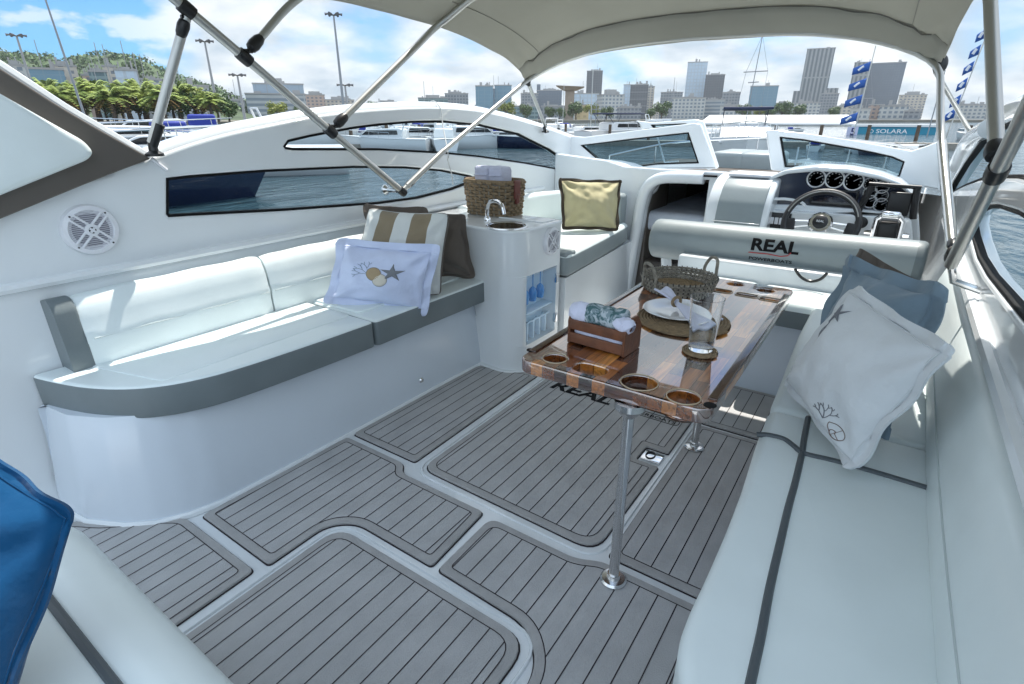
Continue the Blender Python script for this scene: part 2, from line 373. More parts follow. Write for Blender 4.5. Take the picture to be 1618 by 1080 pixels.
# ---- hill
leafg = mat('hill_foliage', (.055, .09, .035), .9, noise_amt=.6, noise_scale=.035, bump=1.0, bump_scale=.12)
prof = [(-260, 120), (-150, 108), (-60, 100), (0, 97), (30, 91), (70, 92), (105, 98), (122, 112), (140, 108), (165, 97), (200, 93), (225, 96), (250, 112), (280, 124), (310, 134), (345, 146), (385, 166), (420, 186)]
vs = []; nr_ = 26; cols = []
px = -260
while px <= 420: cols.append(px); px += 4
for j in range(nr_ + 1):
    f_ = j / nr_
    for px in cols:
        y = interp_y = None
        for a, b in zip(prof, prof[1:]):
            if px <= b[0]: y = a[1] + (b[1] - a[1]) * (px - a[0]) / (b[0] - a[0]); break
        dep = 330 + 260 * f_; top = zat(px, y if y else 186, 590)
        hgt = 1 + (top - 1) * (math.sin(f_ * math.pi / 2) ** 1.25)
        p = onwater(px, dep); hgt += (noise.noise(p * .03) * 9 + noise.noise(p * .12) * 4 + abs(noise.noise(p * .3)) * 3.0) * f_ * (1 if hgt > 12 else .2)
        vs.append(V(p.x, p.y, hgt))
nc = len(cols); fs = [(j * nc + i, j * nc + i + 1, (j + 1) * nc + i + 1, (j + 1) * nc + i) for j in range(nr_) for i in range(nc - 1)]
tag(mk('hill', (vs, fs), leafg, None, 60), kind='structure')
def canopy_mass():
    rnd = random.Random(5); V_, F_ = [], []
    for _ in range(1300):
        j = rnd.randrange(5, nr_ + 1); i = rnd.randrange(nc - 1); p = vs[j * nc + i]
        if p.z < 6: continue
        r_ = rnd.uniform(2.0, 4.4)
        for q in range(13):
            d_ = V(rnd.gauss(0, 1), rnd.gauss(0, 1), abs(rnd.gauss(0, .9))).normalized() * r_ * rnd.uniform(.6, 1.1); a = V(rnd.gauss(0, 1), rnd.gauss(0, 1), rnd.gauss(0, 1)).normalized(); b_ = a.cross(d_ + V(.01, .02, 0)).normalized(); s = rnd.uniform(.7, 1.5)
            c_ = p + d_ + V(rnd.uniform(-4, 4), rnd.uniform(-4, 4), 1); k = len(V_); V_.extend([c_ - a * s, c_ - b_ * s, c_ + a * s, c_ + b_ * s]); F_.append((k, k + 1, k + 2, k + 3))
    tag(mk('hill_woodland', (V_, F_), mat('woodland_leaves', (.075, .125, .045), .7, noise_amt=.65, noise_scale=.09), None, 0), 'dense woodland covering the two hilltops behind the palms', 'woodland', kind='stuff')
canopy_mass()
# ---- buildings
roofm = mat('flat_roof', (.30, .30, .30), .9); 
def building(px0, px1, ytop, depth, m, label, roof=0, ybase=None, yaw=.0, deep=None, cat='building', setb=None, name='building'):
    c = onwater((px0 + px1) / 2, depth, (ytop + 188) / 2); w_ = (onwater(px1, depth) - onwater(px0, depth)).length; z1 = zat((px0 + px1) / 2, ytop, depth); z0 = .9 if ybase is None else zat((px0 + px1) / 2, ybase, depth)
    dp = deep or w_ * .7
    dirv = c.normalized(); ang_ = math.atan2(dirv.y, dirv.x) - math.pi / 2 + yaw
    if yaw: w_ = w_ / (math.cos(yaw) + abs(math.sin(yaw)) * dp / w_)
    g = empty(name, (c.x + dirv.x * dp / 2, c.y + dirv.y * dp / 2, z0), label, cat, None, ang_)
    h = z1 - z0
    def lp(nm, vf, mm): o_ = bpy.data.objects.new(nm, None); bpy.data.objects.remove(o_); me_ = bpy.data.meshes.new(nm); me_.from_pydata([tuple(v) for v in vf[0]], [], vf[1]); me_.update(); return finish(nm, me_, mm, g, 0)
    lp('wall', box(-w_ / 2, w_ / 2, -dp / 2, dp / 2, 0, h), m)
    pr = [box(-w_ / 2 - .4, w_ / 2 + .4, -dp / 2 - .4, dp / 2 + .4, h, h + 1.0)]
    if roof: pr.append(box(-w_ * .25, w_ * .22, -dp * .2, dp * .2, h + 1.0, h + 1.0 + roof)); pr.append(box(w_ * .28, w_ * .4, -dp * .1, dp * .1, h + 1, h + 1 + roof * .5))
    rr_ = random.Random(int(px0 * 7 + ytop))
    for _ in range(rr_.randint(2, 5)):
        a_, b2, s_ = rr_.uniform(-.4, .35) * w_, rr_.uniform(-.35, .3) * dp, rr_.uniform(.04, .14) * w_; pr.append(box(a_, a_ + s_, b2, b2 + s_, h + 1, h + 1 + rr_.uniform(1.2, 4.5)))
    if rr_.random() < .55: a_ = rr_.uniform(-.3, .3) * w_; pr.append(box(a_ - .18, a_ + .18, -.18, .18, h + 1, h + rr_.uniform(7, 16)))
    lp('roof', join(*pr), roofm)
    if h > 12 and rr_.random() < .45:
        rb_ = [box(-w_ / 2 - .25, w_ / 2 + .25, -dp / 2 - .25, dp / 2 + .25, zz - .25, zz + .25) for zz in [h * k_ / 5 for k_ in range(1, 5)]]
        for q_ in rb_: lp('cornice', q_, roofm if int(px0) % 2 else m)
    if setb:
        for (a, b_, hh) in setb: lp('wing', box(w_ * a, w_ * b_, -dp / 2 * 1.02, dp / 2 * .96, 0, h * hh), m)
    return g
G = grid_mat
m_pale = G('facade_pale', (.52, .53, .52), (.16, .20, .24), 4.2, 3.6, .42, .45); m_pale2 = G('facade_cream', (.55, .50, .43), (.15, .17, .2), 4.6, 3.4, .5, .5)
m_pink = G('facade_pink', (.50, .37, .31), (.14, .15, .18), 4.4, 3.3, .5, .5); m_teal = G('facade_teal', (.20, .29, .30), (.06, .12, .14), 6, 3.6, .12, .4, winrough=.1)
m_blue = G('facade_blue_glass', (.16, .28, .36), (.10, .21, .29), 7, 3.8, .1, .12, .15); m_lb = G('facade_light_blue', (.46, .54, .62), (.40, .50, .60), 5, 5, .3, .3, .3)
m_dk = G('facade_dark', (.11, .12, .135), (.06, .07, .085), 3.6, 3.5, .35, .35); m_gr = G('facade_grey', (.27, .29, .31), (.10, .12, .15), 3.8, 3.6, .4, .45)
m_strip = G('facade_fins', (.30, .32, .33), (.09, .11, .13), 5.6, 60, .5, .03); m_band = G('facade_bands', (.42, .45, .47), (.15, .19, .23), 80, 3.9, .01, .5)
m_ygl = G('facade_ochre', (.55, .42, .22), (.35, .27, .15), 6, 4, .5, .5); m_dbl = G('facade_slate', (.14, .17, .21), (.10, .13, .17), 3.4, 3.4, .25, .3, .25); m_panel = G('facade_panel', (.28, .35, .42), (.26, .33, .40), 8, 9, .05, .05)
B_ = building
# from left to right across the photograph
B_(26, 48, 103, 322, m_pale, 'pale block high on the left end of the hill', 2)
B_(60, 105, 109, 300, m_blue, 'wide block with blue glass front on the hill behind the palms', 0)
B_(98, 128, 104, 325, m_pale2, 'cream houses stepped below the left hilltop', 2)
B_(140, 153, 119, 320, m_pink, 'small pink house among trees on the hill', 1)
B_(152, 175, 113, 310, m_teal, 'green-grey block in the dip between the two hilltops', 1)
B_(174, 192, 105, 328, m_pale2, 'cream house under the right hilltop', 1)
B_(193, 222, 111, 300, m_lb, 'pale blue block standing before the right hilltop', 1)
B_(232, 260, 126, 310, m_pale, 'low pale building at the foot of the right hilltop', 1)
B_(262, 330, 136, 300, m_band, 'long low building with white roof slab beyond the aft tube', 0)
B_(360, 388, 160, 420, m_pale, 'small pale building between two lamp posts', 1)
B_(395, 482, 149, 420, m_band, 'wide grey office block with banded windows left of the crossed tubes', 0, None, 0, 40)
B_(407, 480, 133, 440, m_panel, 'blue box storey crowning the wide grey office block', 0, 148, 0, 30)
B_(483, 514, 150, 600, m_pink, 'pink apartment building beside the wide grey office block', 3)
B_(514, 560, 158, 640, m_pale2, 'cream low building behind the tall lamp post', 3)
B_(558, 580, 166, 700, m_gr, 'small grey building right of the tall lamp post', 1)
B_(592, 632, 162, 700, m_pink, 'low pinkish building alone above the side rail', 2)
B_(632, 668, 168, 800, m_pale, 'low pale building above the top of the side rail', 1)
B_(662, 708, 155, 650, m_teal, 'greenish block with a thin mast above the side rail', 3)
B_(704, 740, 148, 700, m_gr, 'grey block with stepped roof next to the greenish one', 2, setb=[(-.7, -.4, .9)])
B_(752, 779, 136, 620, m_blue, 'left of the two joined blue glass towers', 0)
B_(782, 808, 135, 628, m_blue, 'right of the two joined blue glass towers', 0)
B_(776, 785, 141, 640, m_lb, 'pale link between the two blue glass towers', 0)
B_(812, 850, 168, 540, m_teal, 'low dark teal glass building beside the glass towers', 1)
B_(823, 850, 148, 720, m_gr, 'grey-blue block behind the white front brace', 1)
B_(848, 887, 143, 760, m_dbl, 'slate block behind the white front brace', 2, setb=[(-.5, -.36, 1.22)])
B_(855, 892, 168, 560, m_gr, 'low grey block left of the column with the flat slab', 1)
B_(905, 945, 148, 700, m_lb, 'wide pale blue building right of the column with the flat slab', 0)
B_(908, 930, 166, 520, m_ygl, 'ochre fronted building low beside the column with the flat slab', 0)
B_(926, 950, 112, 900, m_dk, 'dark grey tower standing alone behind the pale blue building', 2)
g_ = B_(943, 984, 150, 600, m_pale, 'white gridded office building with a drum on its roof', 5, None, .35)
B_(984, 998, 134, 820, m_lb, 'pale tower just left of the near black tower', 0)
B_(995, 1022, 134, 760, m_dk, 'near black tower with slanted top in the middle of the skyline', 1)
B_(1020, 1032, 137, 800, m_pale2, 'beige tower touching the near black tower', 1)
B_(975, 1012, 170, 560, m_gr, 'low grey building in front of the near black tower', 1)
B_(1043, 1076, 146, 780, m_gr, 'grey block with a tall mast right of centre', 1)
B_(1062, 1112, 155, 620, m_pale, 'low pale green building below the light blue tower', 1)
B_(1083, 1112, 98, 900, m_lb, 'tall light blue slab tower', 0)
B_(1112, 1140, 118, 860, m_dk, 'dark grey tower touching the tall light blue one', 2)
B_(1108, 1142, 158, 640, m_band, 'low banded building below the dark grey tower', 1)
B_(1140, 1166, 146, 740, m_gr, 'grey tower right of the dark grey one', 1)
B_(1138, 1176, 168, 560, m_pale, 'low pale building in front of the grey tower', 1)
B_(1184, 1224, 136, 720, m_blue, 'blue glass tower behind the thin yacht mast', 0)
B_(1166, 1190, 172, 640, m_gr, 'low grey building left of the blue glass tower', 0)
B_(1224, 1242, 163, 800, m_gr, 'small stepped grey building right of the blue glass tower', 2)
B_(1268, 1306, 76, 860, m_strip, 'tallest ribbed grey skyscraper with lower side wings', 0, None, 0, 30, setb=[(-.72, -.45, .42), (.45, .9, .45)])
B_(1252, 1292, 163, 640, m_pale, 'pale rounded low building in front of the tallest skyscraper', 2)
B_(1296, 1320, 148, 760, m_gr, 'grey building at the right foot of the tallest skyscraper', 1)
B_(1318, 1345, 168, 620, m_pale2, 'low cream building left of the blue flags', 1)
B_(1343, 1366, 98, 820, m_strip, 'pale ribbed slab of the big dark block behind the flags', 0)
B_(1362, 1416, 99, 840, m_dbl, 'big slate blue block tower behind the flags', 1, None, 0, 40)
B_(1345, 1372, 172, 480, m_pale, 'low white building behind the blue flags', 0)
B_(1372, 1393, 166, 500, m_pink, 'reddish windowed building below the big slate block', 0)
B_(1392, 1430, 168, 480, m_pale, 'low white building right of the reddish windowed one', 1)
B_(1420, 1456, 150, 760, m_pale2, 'beige stepped building right of the big slate block', 4)
B_(1430, 1452, 176, 460, m_gr, 'low grey building under the beige stepped one', 0)
B_(1510, 1552, 166, 600, m_pale, 'low pale building right of the starboard front tube', 1)
for i, (a, b_, y_, d_) in enumerate([(560, 600, 176, 900), (740, 760, 170, 820), (1030, 1046, 174, 900), (1240, 1254, 178, 900), (1552, 1620, 180, 900)]):
    B_(a, b_, y_, d_, [m_pale, m_gr, m_pale2][i % 3], ['distant pale block above the left part of the side rail', 'distant grey block just left of the glass towers', 'distant cream block in the central gap of the skyline', 'distant pale block left of the tallest skyscraper', 'distant grey row at the right edge of the skyline'][i])
# war memorial: column carrying a flat slab
c = onwater(899, 430); mo = empty('monument', (c.x, c.y, .9), 'brown concrete column carrying a wide flat slab, left of the skyline centre', 'monument')
wz = zat(899, 143, 430); z2 = zat(899, 137, 430); con_m = mat('brown_concrete', (.30, .24, .19), .8, noise_amt=.1, noise_scale=.3)
R2 = Matrix.Translation((c.x, c.y, 0)) @ Matrix.Rotation(YAW - math.atan2(90, 850), 4, 'Z')
mk('column', xf(box(-3.6, 3.6, -3, 3, .9, wz + .5), R2), con_m, mo, 0); mk('slab', xf(join(([V(-11, -9, z2 + .8), V(11, -9, z2 - .2), V(11, 9, z2 - .2), V(-11, 9, z2 + .8), V(-5, -5, wz), V(5, -5, wz), V(5, 5, wz), V(-5, 5, wz)], [(0, 1, 2, 3), (4, 5, 6, 7), (0, 1, 5, 4), (1, 2, 6, 5), (2, 3, 7, 6), (3, 0, 4, 7)])), R2), con_m, mo, 0)
# ---- terminal shed, marquee, flags
def facing(px, depth, y=188): c = onwater(px, depth, y); return Matrix.Translation((c.x, c.y, 0)) @ Matrix.Rotation(math.atan2(c.y, c.x) - math.pi / 2, 4, 'Z')
def span(px0, px1, depth): return (onwater(px1, depth) - onwater(px0, depth)).length
D = 190; F_ = facing(1225, D); w_ = span(1112, 1336, D); zt = zat(1225, 184, D); ze = zat(1225, 194, D)
tm = empty('terminal_shed', F_.translation, 'long low shed with bright white roof and pinkish wall behind the windscreen', 'building')
wroof = mat('white_roof', (.75, .75, .74), .6); pinkw = grid_mat('shed_wall', (.36, .24, .21), (.06, .05, .05), 3.2, 12, .35, .45)
mk('wall', xf(box(-w_ / 2 + 1, w_ / 2 - 1, 0, 16, .6, ze), F_), pinkw, tm, 0)
mk('roof', xf(([V(-w_ / 2, -3, ze), V(w_ / 2, -3, ze), V(w_ / 2 - 2, 8, zt + .6), V(-w_ / 2 + 2, 8, zt + .6), V(w_ / 2, 19, ze), V(-w_ / 2, 19, ze), V(-w_ / 2, -3, ze - .5), V(w_ / 2, -3, ze - .5)], [(0, 1, 2, 3), (3, 2, 4, 5), (6, 7, 1, 0), (1, 4, 2), (0, 3, 5)]), F_), wroof, tm, 0)
D = 85; F_ = facing(1415, D); w_ = span(1358, 1470, D)
zr, ztop, zb = zat(1415, 196, D), zat(1415, 200, D), zat(1415, 215, D)
mq = empty('marquee', F_.translation, 'turquoise marquee with white roof and white lettering at the marina', 'marquee')
tq = mat('turquoise_fabric', (.02, .24, .36), .6, noise_amt=.06, noise_scale=.6)
mk('valance', xf(box(-w_ / 2, w_ / 2, 0, .3, zb, ztop), F_), tq, mq, 0)
mk('roof', xf(box(-w_ / 2 - .2, w_ / 2 + .2, -.2, 5, ztop, zr), F_), wroof, mq, 0)
mk('post', xf(join(*[box(x_ - .05, x_ + .05, .1, .2, -.6, zb) for x_ in (-w_ / 2 + .2, -w_ * .2, w_ * .15, w_ / 2 - .2)]), F_), white, mq, 0)
tw_ = span(1386, 1432, D)
mk('lettering', plate(None, [], .02, 0, lambda v: F_ @ V(-w_ * .20 + v.x * 1.3, -.03 - v.z, zb + .45 + v.y), body='SOLARA', size=(ztop - zb) * .62, offset=.01), mat('white_letters', (.8, .8, .8), .6), mq, 0)
mk('emblem', xf(tube([V(-w_ * .255 + .25 * math.cos(a), -.03, (zb + ztop) / 2 + .25 * math.sin(a)) for a in [i * math.pi / 8 for i in range(16)]], .05, 5, closed=True), F_), MATS['white_letters'], mq, 0)
F_ = facing(1351, 80)
bn = empty('banner', F_.translation, 'white banner reading 5 left of the turquoise marquee', 'banner')
w_ = span(1344, 1359, 80); za, zb2 = zat(1351, 200, 80), zat(1351, 216, 80)
mk('cloth', xf(box(-w_ / 2, w_ / 2, 0, .05, zb2, za), F_), mat('lilac_banner', (.55, .56, .72), .7), bn, 0)
mk('numeral', plate(None, [], .02, 0, lambda v: F_ @ V(-.25 + v.x, -.02, zb2 + .3 + v.y), body='5', size=1.35, offset=.03), mat('navy_letters', (.03, .04, .2), .6), bn, 0)
mk('post', xf(join(box(-w_ / 2, -w_ / 2 + .08, .06, .12, -.6, zb2), box(w_ / 2 - .08, w_ / 2, .06, .12, -.6, zb2)), F_), white, bn, 0)
flagm = mat('blue_flag', (.02, .10, .38), .7); flagw = mat('white_emblem', (.75, .76, .8), .7)
def flagline(pb, pt, depth, flags, w_, h_, label, left=True):
    F_ = facing(pb[0], depth); zb_ = -.5; ztp = zat(*pt, depth); dx = span(pb[0], pt[0], depth) * (1 if pt[0] > pb[0] else -1)
    g = empty('flag_pole', F_.translation, label, 'flag pole')
    f0 = lambda z: dx * (z - zb_) / (ztp - zb_)
    mk('pole', xf(tube([V(0, 0, zb_), V(dx, 0, ztp)], .07, 6), F_), alu, g)
    s = -1 if left else 1
    for i, yy in enumerate(flags):
        z_ = zat(pb[0], yy, depth); x_ = f0(z_); vs = []; 
        for a in range(7):
            for b_ in range(3):
                u = a / 6; vs.append(V(x_ + s * (.1 + u * w_), .18 * math.sin(u * 5 + i), z_ - h_ * .55 * u + h_ * (b_ / 2 - .5) * (1 - .25 * u)))
        fs = [(a * 3 + b_, a * 3 + b_ + 1, a * 3 + b_ + 4, a * 3 + b_ + 3) for a in range(6) for b_ in range(2)]
        f_ = mk('flag', xf((vs, fs), F_), flagm, g, 60)
        f_.modifiers.new('s', 'SOLIDIFY').thickness = .03
        cx_, cz_ = x_ + s * (.1 + w_ * .5), z_ - h_ * .27
        mk('flag_emblem', xf(tube([V(cx_ - .32 * w_ / 2, -.25, cz_ - .2), V(cx_, -.25, cz_ + .12), V(cx_ + .14 * w_, -.25, cz_ + .3)], .14, 5), F_), flagw, f_)
flagline((1354, 205), (1357, 72), 75, [104, 130, 156, 184], 1.9, 1.15, 'white pole flying four blue flags one above the other beside the marquee')
flagline((1503, 200), (1518, 34), 60, [52, 78, 104, 130, 156, 178], .75, 1.0, 'leaning flag pole with narrow blue pennants beyond the starboard tubes')
# ---- lamp posts and masts
lampm = mat('grey_painted_steel', (.28, .29, .31), .5)
def lamp(pb, pt, depth, label):
    F_ = facing(pb, depth, (pt + 188) / 2); zt_ = zat(pb, pt, depth); g = empty('street_lamp', F_.translation, label, 'street lamp')
    sc_ = depth / 150
    mk('post', xf(tube([V(0, 0, .5), V(0, 0, zt_)], [.42 * sc_, .22 * sc_], 8), F_), lampm, g)
    for a in range(6):
        t = a * math.pi / 3; mk('lamp_head', xf(tube([V(0, 0, zt_ - .2), V(1.5 * sc_ * math.cos(t), 1.5 * sc_ * math.sin(t), zt_ + .1), V(2.2 * sc_ * math.cos(t), 2.2 * sc_ * math.sin(t), zt_)], [.12 * sc_, .22 * sc_, .36 * sc_], 6), F_), mat('lamp_dark', (.10, .10, .11), .5), g)
lamp(46, 54, 190, 'lamp post with a ring of lamps, leftmost above the hill')
lamp(335, 64, 160, 'tall lamp post with a ring of lamps just right of the aft strut')
lamp(381, 118, 260, 'shorter lamp post left of the wide grey office block')
lamp(536, 22, 135, 'tallest lamp post, between the crossed tubes')
lamp(548, 134, 300, 'smallest lamp post, close behind the tallest one')
def mast(pb, pt, depth, r, label, spread=(), x2=None):
    F_ = facing(pb, depth, (pt + 188) / 2); zt_ = zat(pb, pt, depth); dx = span(pb, x2, depth) * (1 if x2 > pb else -1) if x2 else 0
    g = empty('mast', F_.translation, label, 'mast'); mk('spar', xf(tube([V(0, 0, -.5), V(dx, 0, zt_)], [r, r * .6], 8), F_), lampm, g)
    for (yy, w2) in spread:
        z_ = zat(pb, yy, depth); x_ = dx * (z_ + .5) / (zt_ + .5); mk('spreader', xf(tube([V(x_ - w2, 0, z_ - .05), V(x_ + w2, 0, z_)], .05, 5), F_), lampm, g)
    if spread:
        for s in (-1, 1): mk('stay', xf(tube([V(s * 1.2, .2, .6), V(dx + s * spread[0][1] * .9, 0, zat(pb, spread[0][0], depth)), V(dx, 0, zt_)], .018, 4), F_), lampm, g)
mast(108, -20, 60, .14, 'dark leaning mast rising out of the top left of the view', (), 98)
mast(176, 68, 150, .14, 'thin mast in front of the right hilltop', ())
mast(222, 82, 140, .2, 'short dark mast at the right slope of the hill')
mast(155, 84, 160, .12, 'faint mast between the two hilltops')
mast(1188, 55, 55, .055, 'thin black yacht mast with two crosstrees in front of the city', ((112, 1.1), (129, .5)), 1194)
mast(671, 128, 500, .35, 'thin mast on the greenish block')
mast(1063, 122, 700, .5, 'thin mast on the grey block right of centre')
mast(849, 186, 60, .05, 'short white mast behind the front brace')
mast(1366, 100, 95, .08, 'white yacht mast close behind the blue flags', ((155, 1.6),))
mast(1483, 110, 60, .07, 'white mast just left of the starboard front tube', ())
# ---- palms, trees
def leaf_mat(name, c1, c2):
    m = bpy.data.materials.new(name); m.use_nodes = True; t = m.node_tree; b = t.nodes['Principled BSDF']; b.inputs['Roughness'].default_value = .6
    tc = t.nodes.new('ShaderNodeTexCoord'); n = t.nodes.new('ShaderNodeTexNoise'); n.inputs['Scale'].default_value = .9; n.inputs['Detail'].default_value = 4; t.links.new(tc.outputs['Object'], n.inputs[0])
    r = t.nodes.new('ShaderNodeValToRGB'); r.color_ramp.elements[0].position = .35; r.color_ramp.elements[1].position = .65; r.color_ramp.elements[0].color = _hex(c1); r.color_ramp.elements[1].color = _hex(c2)
    t.links.new(n.outputs[0], r.inputs[0]); t.links.new(r.outputs[0], b.inputs['Base Color'])
    return m
lf1 = leaf_mat('palm_leaves', (.12, .19, .03), (.34, .42, .08)); lf2 = leaf_mat('tree_leaves', (.03, .07, .02), (.09, .15, .035)); lf3 = leaf_mat('yellow_green_leaves', (.10, .14, .02), (.28, .30, .04)); bark = mat('bark', (.10, .075, .055), .9, noise_amt=.3, noise_scale=3)
dry = mat('dry_fronds', (.28, .18, .05), .8)
def palm_tree(seed):
    rnd = random.Random(seed); g = empty('palm_tree', (0, 0, 0))
    mk('trunk', tube([V(0, 0, 0), V(.1, .05, 1.6), V(.05, 0, 3.2)], [.34, .26, .24], 8), bark, g)
    def frond(a, el, L_, w_, nm):
        v_, f_ = [], []; n_ = 9; pr = None
        for i in range(n_ + 1):
            t = i / n_; r_ = L_ * t; z_ = 3.2 + math.sin(el) * L_ * t - 1.15 * L_ * .46 * t * t; rr = math.cos(el) * r_
            c = V(math.cos(a) * rr, math.sin(a) * rr, z_); sd = V(-math.sin(a), math.cos(a), 0)
            v_.append(c)
            for k in (-1, 1):
                for q in (0, 1):
                    tt = w_ * (1 - .75 * abs(t - .35)) * (1 if q else .0)
            if i < n_:
                for k in (-1, 1):
                    b0 = len(v_); wl = w_ * (.4 + .6 * math.sin(math.pi * min(1, t + .15)))
                    tip = c + sd * k * wl + V(math.cos(a), math.sin(a), 0) * wl * .55 - V(0, 0, wl * .35)
                    v_.extend([c + V(0, 0, .02), c + V(math.cos(a), math.sin(a), -.2) * .22, tip]); f_.append((b0, b0 + 1, b0 + 2))
                    c2 = c + V(math.cos(a), math.sin(a), -.3) * (L_ / n_ * .5); b0 = len(v_)
                    v_.extend([c2, c2 + V(math.cos(a), math.sin(a), -.2) * .2, tip + V(math.cos(a), math.sin(a), -.3) * (L_ / n_ * .5)]); f_.append((b0, b0 + 1, b0 + 2))
        return v_, f_
    F1 = [frond(rnd.random() * 6.28, rnd.uniform(.1, 1.35), rnd.uniform(2.7, 3.8), .75, '') for _ in range(46)]
    mk('fronds', join(*F1), lf1, g, 0)
    F2 = [frond(rnd.random() * 6.28, rnd.uniform(-.6, 0), rnd.uniform(1.8, 2.6), .5, '') for _ in range(14)]
    mk('dry_fronds', join(*F2), dry, g, 0); return g
def leafy(seed, m, rx=3.2, rz=2.6, n_=1500, ls=.34):
    rnd = random.Random(seed); g = empty('tree', (0, 0, 0))
    mk('trunk', join(tube([V(0, 0, 0), V(.15, 0, 1.6), V(0, .1, 3)], [.30, .22, .15], 7), *[tube([V(.05, .05, 1.9), V(math.cos(a) * 1.3, math.sin(a) * 1.3, 3.3 + .4 * math.sin(a * 3))], [.12, .05], 5) for a in (.3, 1.6, 2.9, 4.4, 5.5)]), bark, g)
    cl = [(V(rnd.uniform(-1, 1) * rx * .7, rnd.uniform(-1, 1) * rx * .7, 3.4 + rnd.uniform(-.6, 1) * rz * .7), rnd.uniform(.9, 1.7)) for _ in range(13)]
    vs, fs = [], []
    for i in range(n_):
        c_, r_ = cl[i % len(cl)]; d_ = V(rnd.gauss(0, 1), rnd.gauss(0, 1), rnd.gauss(0, .8)).normalized(); p = c_ + d_ * r_ * rnd.uniform(.65, 1.05)
        a = V(rnd.gauss(0, 1), rnd.gauss(0, 1), rnd.gauss(0, 1)).normalized(); b_ = a.cross(d_ + V(.01, 0, .02)).normalized(); s = ls * rnd.uniform(.6, 1.2)
        k = len(vs); vs += [p - a * s, p - b_ * s * .6, p + a * s, p + b_ * s * .6]; fs.append((k, k + 1, k + 2, k + 3))
    mk('crown', (vs, fs), m, g, 0); return g
def place(g, px, depth, s, label, group, cat, z=.9, first={}):
    if g.name in first: o_ = copy_tree(g)
    else: o_ = g; first[g.name] = 1
    c = onwater(px, depth); o_.location = (c.x, c.y, z); o_.rotation_euler[2] = random.random() * 6; o_.scale = (s, s, s); tag(o_, label, cat, group)
ordn = ['first', 'second', 'third', 'fourth', 'fifth', 'sixth', 'seventh', 'eighth', 'ninth', 'tenth', 'eleventh', 'twelfth', 'thirteenth', 'fourteenth', 'fifteenth', 'sixteenth', 'seventeenth', 'eighteenth', 'nineteenth', 'twentieth', 'twenty-first', 'twenty-second', 'twenty-third', 'twenty-fourth', 'twenty-fifth', 'twenty-sixth', 'twenty-seventh', 'twenty-eighth', 'twenty-ninth', 'thirtieth']
pA, pB = palm_tree(1), palm_tree(2)
for i, px in enumerate([40, 60, 84, 108, 136, 158, 182, 207, 232, 262, 286, 310, 336]):
    place([pA, pB][i % 2], px, 112 + 6 * (i % 3), 1.5 + .2 * ((i * 7) % 3) - (.3 if px > 300 else 0), ordn[i] + ' palm from the left in the row below the hill', 'palm trees along the shore', 'palm tree')
tA, tB = leafy(3, lf2), leafy(4, lf3)
for i, (px, d, s) in enumerate([(50, 128, 1.0), (98, 124, 1.0), (124, 126, .9), (170, 126, 1.0), (196, 124, .9), (222, 122, 1.0), (248, 118, 1.1), (276, 120, 1.2), (298, 120, 1.15), (322, 122, 1.1), (345, 122, .95), (362, 124, .8), (440, 190, 1.0), (476, 200, .9)]):
    place([tA, tB][(i * 5 + 1) % 3 % 2], px, d, s, ordn[i] + ' leafy tree from the left among and behind the palms', 'leafy trees on the near shore', 'tree')
for i, px in enumerate([560, 590, 640, 690, 730, 800, 830, 868, 884, 910, 934, 958, 1028, 1045, 1172, 1200, 1216, 1234, 1262, 1316]):
    place(tA if i % 5 else tB, px, 395 + 11 * (i % 4), 1.35 + .25 * ((i * 3) % 4), ordn[i] + ' tree from the left along the far shore under the skyline', 'trees on the far shore', 'tree')
for i, (px, py, d) in enumerate([(20, 100, 560), (44, 96, 580), (76, 97, 585), (146, 108, 580), (170, 102, 585), (190, 100, 590), (212, 98, 588), (240, 110, 585), (262, 122, 580), (288, 130, 560), (230, 118, 430), (130, 122, 480)]):
    place(tA, px, d, 2.4, ordn[i] + ' round dark tree from the left on the hilltop', 'trees on the hill', 'tree', zat(px, py + 10, d))
